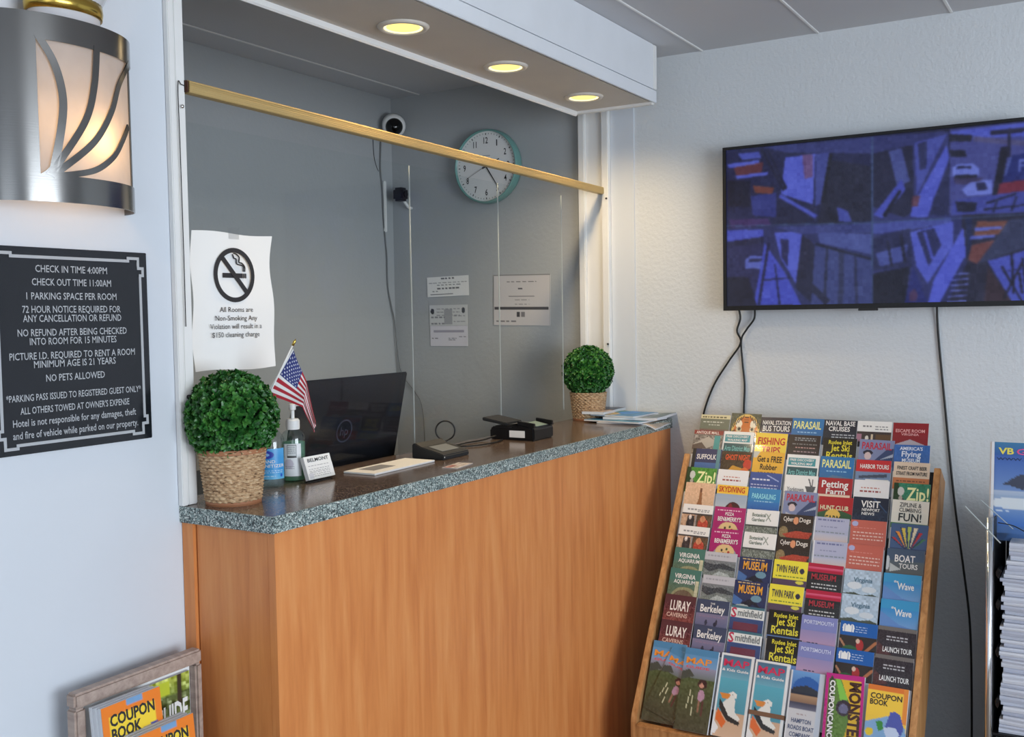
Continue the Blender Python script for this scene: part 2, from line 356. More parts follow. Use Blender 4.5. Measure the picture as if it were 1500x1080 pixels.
# ================================================================== LEFT WALL
SIGN=[
 ("CHECK IN TIME 4:00PM",-2.2174,-2.0761,1.5523),("CHECK OUT TIME 11:00AM",-2.2246,-2.0684,1.5298),("1 PARKING SPACE PER ROOM",-2.2356,-2.0578,1.5060),
 ("72 HOUR NOTICE REQUIRED FOR",-2.2439,-2.0499,1.4835),("ANY CANCELLATION OR REFUND",-2.2433,-2.0491,1.4681),("NO REFUND AFTER BEING CHECKED",-2.2541,-2.0383,1.4443),
 ("INTO ROOM FOR 15 MINUTES",-2.2326,-2.0611,1.4294),("PICTURE I.D. REQUIRED TO RENT A ROOM",-2.2702,-2.0219,1.4051),("MINIMUM AGE IS 21 YEARS",-2.2267,-2.0643,1.3906),
 ("NO PETS ALLOWED",-2.2050,-2.0885,1.3666),("*PARKING PASS ISSUED TO REGISTERED GUEST ONLY*",-2.2790,-2.0112,1.3359),("ALL OTHERS TOWED AT OWNER'S EXPENSE",-2.2546,-2.0380,1.3142),
 ("Hotel is not responsible for any damages, theft",-2.2688,-2.0238,1.2940),("and fire of vehicle while parked on our property.",-2.2696,-2.0201,1.2735)]
MW = Matrix(((1, 0, 0, 0), (0, 0, -1, 0), (0, 1, 0, 0), (0, 0, 0, 1)))      # (x,y,z)->(x,-z,y): print upright, facing -Y
M_signb = plain('sign_black', (26, 28, 34), .13)
sg = thing('rules_sign', 'black engraved hotel rules sign with a silver border on the left wall', 'sign', (-2.146, -.0005, 1.4155))
bx('plate', -.158, .158, -.005, 0, -.1735, .1735, M_signb, sg, bevel=.001)
M_silver = plain('silver_print', (176, 180, 184), .4)
lettering([(t, a+2.146, b+2.146, z-1.4155-.0048, .0118 if i < 12 else .0120) for i, (t, a, b, z) in enumerate(SIGN)], M_silver, sg, .0056, bold=.008, M=MW)
bd = MB()
hw, hh = .1415, .157
def bar(x0, y0, x1, y1, w=.0026): bd.box(min(x0, x1)-w, max(x0, x1)+w, -.0056-.00002*(len(bd.v)//8), -.0048, min(y0, y1)-w, max(y0, y1)+w)
n = .013
for sx in (-1, 1):
    bar(sx*(hw), -hh+2*n, sx*hw, hh-2*n)
    for sy in (-1, 1):
        bar(sx*hw, sy*(hh-2*n), sx*(hw+.006), sy*(hh-2*n)); bar(sx*(hw+.006), sy*(hh-2*n), sx*(hw+.006), sy*(hh-n))
        bar(sx*(hw-.004), sy*(hh-n), sx*(hw+.006), sy*(hh-n)); bar(sx*(hw-.004), sy*(hh-n), sx*(hw-.004), sy*(hh+.006-.006)); bar(sx*(hw-.004), sy*hh, sx*(hw-.004), sy*(hh+.005)); bar(sx*(hw-2*n), sy*(hh+.005), sx*(hw-.004), sy*(hh+.005)); bar(sx*(hw-2*n), sy*hh, sx*(hw-2*n), sy*(hh+.005))
for sy in (-1, 1): bar(-hw+2*n, sy*hh, hw-2*n, sy*hh)
bd.build('border', M_silver, sg)

# ---- sconce
XC, SA, SB, ZB, ZT = -2.180, .153, .105, 1.656, 1.955
sc = thing('wall_sconce', 'brushed nickel half round wall sconce with a fan cut-out over glowing glass', 'wall light', (XC, 0, 0))
def cp(th, z, k=1.): a = R(th); return (SA*k*math.cos(a), -SB*k*math.sin(a), z)
def shell(t0, t1, z0, z1, k0=1., k1=.985, n=None):
    n = n or max(2, int(abs(t1-t0)/3)); b = MB(); v = []; f = []
    for i in range(n+1):
        t = t0+(t1-t0)*i/n; v += [cp(t, z0, k0), cp(t, z1, k0), cp(t, z1, k1), cp(t, z0, k1)]
    for i in range(n):
        for q in range(4): f.append((i*4+q, (i+1)*4+q, (i+1)*4+(q+1) % 4, i*4+(q+1) % 4))
    f += [(0, 1, 2, 3), (n*4+3, n*4+2, n*4+1, n*4)]
    return b.add(v, f)
OA, OB, Z0o, Z1o = 18, 118.6, 1.6995, 1.913
b = shell(0, 180, ZB, Z0o)
for q in (shell(0, 180, Z1o, ZT), shell(OB+2.2, 180, Z0o, Z1o), shell(0, OA, Z0o, Z1o)): b.add(q.v, q.f)
b.add(*(lambda m: (m.v, m.f))(MB().prism([(0, 0), (1, 0), (1, 1)], 0, 1, Matrix.Scale(0, 4)))) if False else None
b.build('metal_shade', M_nickel, sc, auto=True)
# bottom-left infill under the fan and the thin upright at the cut-out's left edge
def ribbon(pts, wid, k0=1.004, k1=.986, name='fan_rib'):
    P = spline([(t, z, 0) for t, z in pts], 10); v = []; f = []; r_m = .13
    for i, p in enumerate(P):
        d = (P[min(i+1, len(P)-1)]-P[max(i-1, 0)]); d = Vector((R(d.x)*r_m, d.y, 0)).normalized()
        w = wid[0]+(wid[1]-wid[0])*i/(len(P)-1); nx, nz = -d.y*w, d.x*w
        for s_, k in ((1, k0), (1, k1), (-1, k1), (-1, k0)): v.append(cp(p.x+s_*math.degrees(nx/r_m), p.y+s_*nz, k))
    n = len(P)
    for i in range(n-1):
        for q in range(4): f.append((i*4+q, (i+1)*4+q, (i+1)*4+(q+1) % 4, i*4+(q+1) % 4))
    f += [(0, 1, 2, 3), (n*4-1, n*4-2, n*4-3, n*4-4)]
    MB().add(v, f).build(name, M_nickel, sc, auto=True)
ribbon([(119.5, 1.920), (110.3, 1.8788), (105.8, 1.8329), (106.4, 1.788), (112, 1.716), (115, 1.698)], (.0055, .006))
ribbon([(80.5, 1.920), (83.6, 1.8535), (90.9, 1.7939), (108.7, 1.722), (114, 1.70)], (.0055, .005))
ribbon([(40, 1.917), (50, 1.895), (60.1, 1.866), (69.3, 1.8177), (85.1, 1.7609), (107.6, 1.7102), (114, 1.698)], (.0045, .0055))
ribbon([(47, 1.803), (58, 1.7718), (68.8, 1.742), (84.3, 1.7151), (100.9, 1.7026), (113, 1.698)], (.0045, .005))
bl = MB(); bl.add([cp(121, 1.697), cp(117.5, 1.697), cp(112, 1.7), cp(113.5, 1.716), cp(117.5, 1.705), cp(121, 1.699)], [(0, 1, 2, 3, 4, 5)]); bl.build('fan_root', M_nickel, sc)
M_glass = bpy.data.materials.new('frosted_glass'); M_glass.use_nodes = True; nt = M_glass.node_tree; nt.nodes.clear()
_o = nt.nodes.new('ShaderNodeOutputMaterial'); _m = nt.nodes.new('ShaderNodeMixShader'); _d = nt.nodes.new('ShaderNodeBsdfDiffuse'); _t = nt.nodes.new('ShaderNodeBsdfTranslucent'); _m.inputs[0].default_value = .5
_nz = nt.nodes.new('ShaderNodeTexNoise'); _nz.inputs['Scale'].default_value = 7; _rp = nt.nodes.new('ShaderNodeValToRGB'); _rp.color_ramp.elements[0].color = (.60, .57, .55, 1); _rp.color_ramp.elements[1].color = (.72, .69, .67, 1)
nt.links.new(_nz.outputs[0], _rp.inputs[0]); nt.links.new(_rp.outputs[0], _d.inputs[0]); nt.links.new(_rp.outputs[0], _t.inputs[0]); nt.links.new(_d.outputs[0], _m.inputs[1]); nt.links.new(_t.outputs[0], _m.inputs[2]); nt.links.new(_m.outputs[0], _o.inputs[0])
mobj('diffuser', [cp(t, z, .955) for t in range(3, 178, 6) for z in (ZB+.01, ZT-.012)], [(i*2, i*2+1, i*2+3, i*2+2) for i in range(29)], M_glass, sc, smooth=True)
bx('back_plate', -.06, .06, -.006, -.0005, ZB+.03, ZT-.04, M_white, sc)
MB().lathe([(.066, 1.93), (.067, 1.97), (.068, 2.005), (.085, 2.03), (.10, 2.06), (.103, 2.09), (.09, 2.13), (.06, 2.155)], 36, Matrix.Translation((.007, -.104, 0)) @ Matrix.Scale(.98, 4)).build('glass_globe', plain('opal_glass', (205, 208, 212), .12), sc, smooth=True) if False else None
g = MB().lathe([(.060, 1.935), (.062, 1.99), (.070, 2.004), (.078, 2.02), (.078, 2.06), (.055, 2.08)], 36, Matrix.Translation((.004, -.050, 0)) @ Matrix.Diagonal((1, .74, 1, 1))); g.build('glass_chimney', plain('opal_glass', (205, 206, 210), .12), sc, smooth=True)
MB().lathe([(.0615, 1.972), (.0655, 1.972), (.0675, 1.985), (.0655, 1.999), (.0615, 1.999)], 40, Matrix.Translation((.004, -.050, 0)) @ Matrix.Diagonal((1, .74, 1, 1)), closed=True).build('brass_collar', M_brass_s, sc, smooth=True)
for (px_, py_, pz_, e_) in ((.028, -.066, 1.768, .26), (-.05, -.045, 1.79, .05)):
    l = bpy.data.lights.new('sconce_lamp', 'POINT'); l.energy = e_; l.color = (1, .55, .2); l.shadow_soft_size = .018
    lo = bpy.data.objects.new('sconce_lamp', l); COL.objects.link(lo); lo.parent = sc; lo.location = (px_, py_, pz_)

# ---- no smoking notice on the acrylic
M_notice = plain('notice_paper', (240, 240, 238), .7)
ns = thing('no_smoking_notice', 'white paper no smoking notice taped to the clear panel above the big plant', 'notice', (-1.8345, .0465, 1.6445))
W_, H_ = .229, .288
def wavy(x, y): return (x+.004*math.sin(y*22)*(x/W_)+.0025*math.sin(y*40+1), -.0012-.0022*math.sin(x*26+y*9)-.001*math.sin(y*33), y+.002*math.sin(x*30))
Pic(24, 30, (240, 240, 238)).mesh('sheet', W_, H_, M_print, wavy, ns)
cx0, cy0 = .112, -.088
rg = MB(); rg.lathe([(.0475, -.0003), (.0575, -.0003), (.0575, .0003), (.0475, .0003)], 48, Matrix.Translation((cx0, -.0052, cy0)) @ Matrix.Rotation(R(90), 4, 'X'), closed=True)
rg.box(-.049, .049, -.0003, .0003, -.0052, .0052, Matrix.Translation((cx0, -.0056, cy0)) @ Matrix.Rotation(R(47), 4, 'Y'))
rg.build('prohibition_circle', M_ink, ns)
cg = MB(); cg.box(cx0-.033, cx0+.024, -.0048, -.0042, cy0-.006, cy0+.004); cg.box(cx0+.026, cx0+.029, -.0048, -.0042, cy0-.006, cy0+.004); cg.box(cx0+.031, cx0+.034, -.0048, -.0042, cy0-.006, cy0+.004)
for pts in ([(.030, .008), (.029, .020), (.012, .024), (.010, .034), (.004, .036), (.000, .044)], [(.034, .008), (.034, .018), (.026, .026), (.018, .028), (.019, .038), (.010, .045), (.004, .046)]):
    cg.tube(spline([(cx0+a-.004, -.0046, cy0+c) for a, c in pts], 6), .0014, 5)
cg.build('cigarette_print', M_ink, ns)
lettering([("All Rooms are", .068, .162, -.166, .0105), ("Non-Smoking Any", .055, .174, -.184, .0105), ("Violation will result in a", .040, .187, -.2015, .0105), ("$150 cleaning charge", .045, .180, -.219, .0105)], M_ink, ns, .0056, bold=.0, M=MW)
mobj('tape', [(.10, -.0025, .012), (.13, -.0025, .012), (.13, -.0030, -.012), (.10, -.0030, -.012)], [(0, 1, 2, 3)], clear('tape_clear', (.85, .85, .85), .1), ns)

# ---- framed holder at the lower left with coupon books
fr = thing('leaflet_holder', 'taupe framed leaflet holder low on the wall beside the counter', 'leaflet holder', (-2.0805, -.062, .834))
fw_, fh = .1386, .52
for nm, a in (('frame_rail', (-fw_, fw_, -.026, 0)), ('frame_rail', (-fw_, fw_, -fh, -fh+.026)), ('frame_stile', (-fw_, -fw_+.022, -fh+.0265, -.0265)), ('frame_stile', (fw_-.016, fw_, -fh+.0265, -.0265))):
    bx(nm, a[0], a[1], -.008, .018, a[2], a[3], M_taupe, fr, bevel=.004)
bx('back_board', -fw_+.09, fw_-.02, .018, .0605, -fh+.04, -.08, M_dark, fr)
bx('white_mount', -fw_+.023, fw_-.017, .010, .0178, -fh+.027, -.027, M_paper, fr)
pic = Pic(60, 90, (96, 110, 60)).noise(30, cell=3).grad(.0, .12, (190, 200, 90), (120, 140, 60), .45, 1).noise(26, cell=2).rect(.5, .02, .78, .1, (196, 208, 60)).poly([(0, .42), (.5, .3), (1, .36), (1, .5), (0, .6)], (176, 168, 120)).noise(18, .3, .6, 2).rect(.28, .0, .33, .35, (58, 48, 36)).rect(.5, .1, .54, .3, (60, 52, 40)).rect(.86, .0, .9, .2, (60, 52, 40))
gd = thing('guide_booklet', 'green woodland guide booklet behind the coupon books, white letters UIDE showing', 'booklet', (-2.0805+.009, -.0605, .834-.036))
bx('pages', -.104, .104, 0, .007, -.29, 0, M_page, gd)
o = pic.mesh('cover', .208, .29, M_print, lambda x, y: (x-.104, -.0006, y), gd)
lettering([("GUIDE", .022, .098, -.095, .042, .006, .03)], M_paper, gd, .0012, 'title', M=MW)
lettering([("THINGS", .045, .098, -.135, .009), ("TO DO", .05, .098, -.147, .009)], M_ink, gd, .0012, 'title', M=MW)
def coupon(label, loc, rz=0):
    t = thing('coupon_book', label, 'coupon book', loc, (R(-6), 0, rz))
    for k in range(5): bx('page_block', -.061+.001*(k % 2), .061-.001*(k % 3), .0011+k*.0062, .0069+k*.0062, -.30, -.002*(k % 2), M_page, t)
    p = Pic(40, 60, (247, 212, 60)).rect(0, 0, 1, .10, (240, 130, 40)).rect(.0, 0, .12, 1, (240, 130, 40)).rect(.88, 0, 1, 1, (240, 130, 40)).rect(.42, .0, .7, .05, (120, 160, 200)).poly([(.35, .48), (.6, .34), (.92, .3), (.8, .42), (.95, .6), (.4, .75)], (70, 84, 168)).poly([(.45, .5), (.6, .44), (.85, .5), (.7, .7), (.5, .7)], (150, 170, 220)).grad(.62, 1, (120, 170, 220), (60, 110, 180), .12, .88)
    p.mesh('cover', .122, .18, M_print, lambda x, y: (x-.061, 0, y), t)
    lettering([("COUPON", -.046, .046, -.036, .020, .0, .03), ("BOOK", -.045, .016, -.060, .020, 0, .03)], M_ink, t, .0006, 'title', M=MW)
    return t
coupon('orange and yellow coupon book, rear one of two in the taupe holder', (-2.140, -.112, .812))
coupon('orange and yellow coupon book in front, cut by the bottom of the photo', (-2.100, -.150, .757))
bx('pocket', -.118, .10, -.135, -.133, -.52, -.17, M_pocket, fr)
bx('pocket_base', -.118, .10, -.1325, -.0085, -.515, -.40, M_taupe, fr)
for x in (-.118, .0985): bx('pocket_side', x, x+.0015, -.1325, -.0085, -.52, -.17, M_pocket, fr)

# ================================================================== OFFICE: clock, cameras, papers
MR = Matrix(((0, 0, -1, 0), (-1, 0, 0, 0), (0, 1, 0, 0), (0, 0, 0, 1)))     # print frame on the right wall: x -> -Y, y -> Z, z -> -X
ck = thing('wall_clock', 'round white wall clock with a thick mint green case and black numerals', 'clock', (-.0005, .470, 2.020))
M_mint = plain('mint_case', (112, 158, 152), .35)
CR = Matrix.Rotation(R(-90), 4, 'Y')
MB().lathe([(.1, 0), (.134, 0), (.138, .012), (.1375, .030), (.1355, .043), (.1325, .0465), (.1305, .045), (.1295, .034), (.1, .033)], 56, CR, closed=True).build('case', M_mint, ck, smooth=True)
MB().lathe([(.0001, .0345), (.1295, .0345), (.1295, .032), (.0001, .032)], 56, CR).build('dial', plain('dial_white', (232, 232, 230), .5), ck)
nb = []
for k in range(1, 13):
    a = k*PI/6; r = .096; x = r*math.sin(a); y = r*math.cos(a); w = .017 if k >= 10 else .0095
    if k == 11: w = .013
    if k == 1: w = .004
    nb.append((str(k), x-w/2*1.1, x+w/2*1.1, y-.0115, .023))
for q_ in nb: lettering([q_], M_ink, ck, .0352, 'numeral', bold=.01, M=MR)
tk = MB()
for k in range(60):
    a = k*PI/30; big = k % 5 == 0; r0 = .1155 if big else .1180; w = .0016 if big else .0007
    tk.box(-w, w, r0, .1225, 0, .0006, MR @ Matrix.Translation((0, 0, .0348)) @ Matrix.Rotation(-a, 4, 'Z'))
tk.build('minute_marks', M_ink, ck)
def hand(name, ang, ln, w, z, m=M_ink): MB().prism([(-w, -.018), (w, -.018), (w*.5, ln), (-w*.5, ln)], 0, .001, MR @ Matrix.Translation((0, 0, z)) @ Matrix.Rotation(R(-ang), 4, 'Z')).build(name, m, ck)
hand('hour_hand', 68, .062, .0032, .0358); hand('minute_hand', 147, .088, .0024, .0372); hand('second_hand', 244, .094, .0008, .0386, ink((120, 116, 112)))
MB().box(-.0356, -.0352, -.018, .018, .037, .040).build('small_print', ink((170, 170, 168)), ck)
# dome camera in the corner and small black camera
dc = thing('dome_camera', 'white dome security camera with black ball high in the office corner', 'security camera', (-.070, .868, 2.205))
DQ = Vector((-.70, -.62, -.34)).to_track_quat('Z', 'Y').to_matrix().to_4x4()
MB().lathe([(.044, -.045), (.046, -.01), (.043, .004), (.034, .008)], 28, DQ).build('housing', M_white, dc, smooth=True)
MB().lathe([(.034, .006), (.033, .014), (.026, .027), (.013, .036), (.0001, .038)], 24, DQ).build('dome', plain('black_gloss', (8, 8, 10), .08), dc, smooth=True)
sc2 = thing('small_camera', 'small black cube security camera on a white bracket above the office cord', 'security camera', (-.055, .855, 1.942))
bx('body', -.024, .024, -.024, .024, -.026, .026, M_black, sc2, bevel=.009)
MB().lathe([(.0001, 0), (.012, 0), (.012, .004), (.0001, .004)], 18, Matrix.Translation((0, -.024, 0)) @ Matrix.Rotation(R(90), 4, 'X')).build('lens', plain('lens_gloss', (5, 5, 8), .05), sc2)
MB().tube(spline([(.02, .0, -.02), (.035, -.01, -.045), (.0545, -.012, -.05)]), .006, 8).build('bracket', M_white, sc2, smooth=True)
cdw = MB().tube(spline([(-.075, .93, 2.16), (-.082, .93, 2.05), (-.073, .93, 1.97), (-.068, .931, 1.86), (-.058, .931, 1.76), (-.052, .931, 1.70), (-.05, .93, 1.58), (-.02, .925, 1.45), (-.014, .92, 1.35), (-.012, .90, 1.24), (-.012, .84, 1.17), (-.014, .80, 1.10), (-.014, .79, .9)], 8), .0028, 6).build('camera_cord', M_grey_cord, smooth=True)
tag(cdw, 'thin grey cord running down the office corner from the dome camera', 'cord')
cv = bx('cord_cover', -.066, -.052, .924, .9355, 1.80, 2.00, M_white, bevel=.003); tag(cv, 'short white cord cover in the office corner beside the black camera', 'cord cover')
wr = MB().tube(spline([(-.12, .934, 2.16), (-.115, .934, 2.09), (-.10, .934, 2.05), (-.088, .934, 2.035)]), .0012, 5).build('thin_wire', M_cord, smooth=True); tag(wr, 'short loose black wire behind the brass rail in the office corner', 'wire')
def wall_paper(name, label, cat, y1, y0, z0, z1, pic, tilt=0):
    t = thing(name, label, cat, (-.0015, y1, z1), (R(tilt), 0, 0)); W = y1-y0; H = z1-z0
    bx('sheet', -.0004, .0004, -W, 0, -H, 0, M_paper, t)
    pic.mesh('print', W, H, M_print, lambda x, y: (-.0012, -x, y), t); return t
gp = (206, 208, 208); dk_ = (96, 98, 102)
wall_paper('licence_slip', 'white licence slip, uppermost paper on the office wall', 'paper', .774, .580, 1.540, 1.617, Pic(60, 26, (236, 236, 234)).bars([.1], dk_, .35, .65, .05).bars([.3], (150, 152, 155), .05, .95).bars([.42, .6], dk_, .25, .8, .04).bars([.72], dk_, .12, .28, .04).rect(.08, .86, .62, .9, dk_), -1)
wall_paper('certificate_slip', 'grey certificate slip with two dark seals, below the licence slip', 'paper', .765, .588, 1.428, 1.508, Pic(60, 26, gp).ell(.08, .3, .05, .14, (60, 62, 68)).ell(.9, .28, .05, .14, (70, 72, 78)).bars([.2, .35, .5], (140, 142, 148), .2, .8).rect(.4, .2, .6, .95, (162, 164, 168)).bars([.6, .9], (130, 132, 138), .05, .4, .04).bars([.55, .8], (140, 142, 148), .65, .95, .04), 0)
wall_paper('receipt_slip', 'pale lavender slip, lowest of three papers on the office wall', 'paper', .763, .588, 1.348, 1.427, Pic(60, 26, (216, 214, 222)).rect(.1, .2, .9, .34, (160, 158, 172)).bars([.62], (80, 80, 90), .05, .2, .04).bars([.6, .7], (120, 120, 130), .5, .7).bars([.55, .75], (130, 130, 138), .78, .95), 0)
wall_paper('framed_certificate', 'large certificate in a clear sleeve on the office wall left of the jamb', 'certificate', .466, .222, 1.428, 1.617, Pic(90, 70, (206, 202, 202)).rect(.0, 0, .01, 1, (120, 120, 122)).rect(.99, 0, 1, 1, (120, 120, 122)).rect(0, 0, 1, .015, (130, 130, 130)).bars([.14], (86, 84, 88), .24, .76, .018).bars([.28], (86, 84, 88), .44, .54, .02).rect(.27, .42, .73, .435, (100, 98, 102)).bars([.5, .58], (130, 128, 130), .38, .64, .01).rect(.02, .64, .97, .69, (70, 68, 72)).rect(.42, .74, .47, .84, (60, 58, 62)).rect(.5, .74, .56, .84, (120, 118, 122)).bars([.92], (120, 118, 122), .05, .4, .018), 1)

# ================================================================== TELEVISION
tv = thing('television', 'wall mounted flat television showing blue security camera pictures', 'television', (-.0005, -.9085, 1.7305))
HW, HH = .4545, .2635
bx('back_shell', -.045, 0, -.30, .30, -.18, .18, M_black, tv, bevel=.01)
b = MB(); b.box(-.0595, -.046, -HW, HW, -HH, HH); b.build('panel', M_black, tv, bevel=.002)
for a in ((-HW, HW, HH-.009, HH), (-HW, HW, -HH, -HH+.015), (-HW, -HW+.011, -HH+.0151, HH-.0091), (HW-.011, HW, -HH+.0151, HH-.0091)):
    bx('bezel', -.0645, -.0596, a[0], a[1], a[2], a[3], M_black, tv)
bx('logo_tab', -.066, -.05, -.028, .028, -HH-.007, -HH, M_black_soft, tv, bevel=.001)
TVQ=[[[30,32,75],[[-14,-24],[511,3],[512,523],[-16,495]]],[[55,58,120],[[138,2],[511,9],[511,104],[216,48]]],[[28,28,55],[[373,120],[511,180],[512,504],[329,504],[344,375]]],[[100,105,215],[[216,81],[321,72],[314,384],[200,304]]],[[70,75,150],[[321,72],[373,74],[344,375],[321,398]]],[[120,80,130],[[276,71],[314,78],[312,214],[284,223]]],[[90,95,200],[[200,304],[329,451],[321,470],[192,323]]],[[28,30,66],[[192,330],[314,476],[284,506],[169,494]]],[[110,50,60],[[26,105],[138,95],[130,174],[42,189]]],[[130,60,50],[[98,237],[177,261],[169,300],[106,285]]],[[100,105,210],[[2,88],[122,80],[122,100],[10,116]]],[[100,105,210],[[34,167],[153,158],[153,178],[42,189]]],[[80,85,180],[[43,26],[122,29],[130,67],[59,69]]],[[15,16,45],[[2,190],[90,209],[90,371],[5,361]]],[[50,55,130],[[90,303],[184,295],[184,449],[98,426]]],[[70,40,100],[[9,443],[153,452],[169,500],[17,499]]],[[20,20,50],[[127,14],[135,15],[215,280],[208,292]]],[[20,20,50],[[150,17],[155,18],[223,267],[215,280]]],[[15,15,35],[[370,80],[381,82],[351,376],[340,374]]],[[20,20,45],[[358,429],[373,430],[403,511],[381,509]]],[[75,80,170],[[395,407],[432,437],[446,503],[403,498]]],[[50,52,110],[[513,3],[754,16],[756,517],[514,523]]],[[30,30,62],[[517,105],[641,76],[649,462],[615,496],[517,422]]],[[80,85,150],[[566,100],[607,88],[635,286],[594,318]]],[[80,84,170],[[648,64],[748,33],[709,173],[656,376]]],[[40,42,90],[[658,72],[688,59],[685,219],[665,228]]],[[95,100,210],[[642,436],[748,94],[756,169],[690,504],[635,498]]],[[38,40,85],[[709,395],[755,217],[762,500],[696,492]]],[[80,85,190],[[517,472],[608,269],[621,334],[546,494]]],[[20,20,45],[[546,475],[601,331],[608,345],[556,489]]],[[110,60,80],[[642,374],[666,377],[659,438],[639,436]]],[[78,78,148],[[756,10],[1000,9],[1003,526],[757,517]]],[[92,98,205],[[756,22],[1000,9],[1001,91],[756,59]]],[[30,30,50],[[756,34],[826,53],[820,88],[756,77]]],[[95,85,130],[[829,60],[1001,120],[1001,149],[829,90]]],[[25,25,50],[[758,126],[804,134],[807,171],[760,167]]],[[60,48,90],[[768,286],[859,299],[833,332],[775,324]]],[[130,136,225],[[765,231],[781,211],[826,214],[846,243],[846,285],[765,277]]],[[35,35,75],[[781,224],[823,225],[823,240],[778,239]]],[[25,25,50],[[772,271],[839,278],[840,295],[772,290]]],[[135,140,228],[[795,357],[820,318],[884,315],[884,393],[808,393]]],[[35,35,80],[[836,326],[862,324],[872,367],[840,369]]],[[15,15,40],[[908,134],[932,138],[906,408],[883,417]]],[[28,38,115],[[935,191],[1001,173],[1002,338],[911,337]]],[[135,35,60],[[906,338],[1002,323],[1002,391],[897,413]]],[[110,120,190],[[935,197],[940,196],[925,293],[920,293]]],[[120,125,205],[[961,213],[1001,208],[1001,220],[965,228]]],[[120,125,205],[[961,213],[968,215],[965,285],[959,284]]],[[120,125,205],[[965,244],[1001,241],[1001,253],[965,255]]],[[30,28,60],[[877,38],[1000,38],[1000,61],[877,62]]],[[30,28,60],[[930,30],[937,32],[936,198],[927,196]]],[[72,76,165],[[769,415],[1002,385],[1003,509],[762,497]]],[[25,25,55],[[775,422],[840,436],[834,489],[782,483]]],[[25,25,60],[[866,439],[953,396],[956,406],[869,451]]],[[25,25,60],[[859,474],[1002,461],[1003,470],[859,486]]],[[25,25,60],[[897,431],[903,431],[891,496],[885,495]]],[[25,25,60],[[953,414],[959,415],[944,496],[938,495]]],[[45,48,100],[[-16,495],[512,519],[512,1015],[-17,998]]],[[85,90,200],[[1,513],[137,517],[137,591],[0,593]]],[[30,30,70],[[0,586],[137,564],[137,605],[0,627]]],[[42,40,88],[[0,613],[137,612],[112,996],[-1,992]]],[[110,115,200],[[69,708],[89,682],[137,686],[146,720],[137,767],[69,762]]],[[40,40,85],[[85,702],[133,699],[129,719],[81,722]]],[[78,84,200],[[141,605],[215,798],[272,1001],[100,995]]],[[25,25,70],[[151,606],[161,607],[124,996],[114,996]]],[[30,32,80],[[176,742],[181,743],[199,998],[191,998]]],[[30,32,80],[[140,834],[230,826],[232,834],[140,845]]],[[98,104,212],[[176,541],[276,544],[253,867],[199,704]]],[[35,36,90],[[199,584],[229,593],[224,759],[203,704]]],[[62,66,130],[[176,508],[512,519],[512,574],[276,564]]],[[28,28,60],[[276,564],[321,634],[314,1002],[253,894]]],[[64,70,128],[[321,621],[512,727],[512,1015],[306,1009]]],[[84,90,158],[[329,556],[512,586],[512,708],[336,622]]],[[38,40,75],[[358,644],[367,644],[358,1004],[347,1003]]],[[45,48,88],[[403,667],[421,675],[417,1006],[399,1005]]],[[40,42,82],[[453,697],[461,700],[468,1007],[457,1007]]],[[20,20,45],[[321,621],[512,729],[512,742],[321,634]]],[[30,30,62],[[283,816],[373,978],[358,1004],[276,868]]],[[20,19,46],[[0,813],[81,817],[112,1002],[-1,999]]],[[48,50,108],[[515,519],[795,503],[797,1024],[516,1015]]],[[80,85,165],[[515,523],[763,512],[763,549],[518,587]]],[[38,40,85],[[515,606],[636,561],[643,787],[516,804]]],[[80,86,158],[[525,702],[629,654],[622,754],[539,780]]],[[25,25,55],[[560,629],[567,627],[581,783],[573,782]]],[[25,25,55],[[601,595],[610,593],[626,760],[615,766]]],[[14,14,38],[[516,823],[636,786],[619,1019],[516,1015]]],[[35,40,115],[[616,1018],[646,787],[694,1021]]],[[90,55,95],[[633,943],[650,919],[662,957],[654,994],[633,994]]],[[98,103,210],[[636,586],[769,537],[770,672],[691,890],[656,788]]],[[38,40,92],[[656,588],[710,568],[733,669],[694,790]]],[[90,95,200],[[676,589],[686,590],[710,742],[702,753]]],[[98,103,220],[[711,866],[802,565],[809,773],[724,1016],[691,1015]]],[[38,40,92],[[724,1022],[803,748],[816,774],[758,1023]]],[[34,32,58],[[795,503],[1003,509],[1005,1031],[751,1023],[812,773]]],[[25,35,80],[[805,517],[824,519],[825,677],[812,749]]],[[135,75,62],[[840,545],[932,548],[920,625],[831,629]]],[[130,68,66],[[825,677],[895,653],[841,788],[814,761]]],[[112,117,215],[[833,578],[915,577],[912,595],[833,599]]],[[105,110,205],[[823,626],[895,623],[892,639],[818,647]]],[[54,57,92],[[934,543],[1003,538],[1004,692],[841,788],[895,653]]],[[84,90,195],[[872,772],[1004,710],[1005,1031],[944,1005]]],[[55,32,45],[[873,802],[944,1005],[862,1026]]],[[115,118,200],[[770,838],[819,834],[819,841],[770,847]]],[[115,118,200],[[766,870],[817,866],[817,873],[766,879]]],[[115,118,200],[[762,902],[815,897],[815,905],[762,911]]],[[115,118,200],[[759,934],[814,929],[814,936],[759,943]]],[[115,118,200],[[755,966],[812,961],[812,968],[755,975]]],[[115,118,200],[[751,998],[810,993],[810,1000],[751,1007]]],[[16,14,40],[[911,805],[918,805],[975,1000],[968,1000]]],[[16,14,40],[[918,986],[925,986],[980,773],[973,773]]],[[16,14,40],[[939,734],[946,735],[953,963],[946,963]]],[[16,14,40],[[905,840],[912,841],[974,821],[967,820]]],[[16,14,40],[[961,844],[968,844],[978,964],[971,964]]],[[16,14,40],[[970,761],[977,761],[988,929],[981,928]]],[[70,90,130],[[511,3],[515,3],[516,1015],[512,1015]]],[[70,90,130],[[-16,480],[513,513],[1003,518],[1003,523],[513,519],[-16,487]]]]
pc = Pic(340, 196, (20, 20, 50))
for c, q in TVQ: pc.poly([(a/1000, b_/1000) for a, b_ in q], c)
c = pc.c.copy()
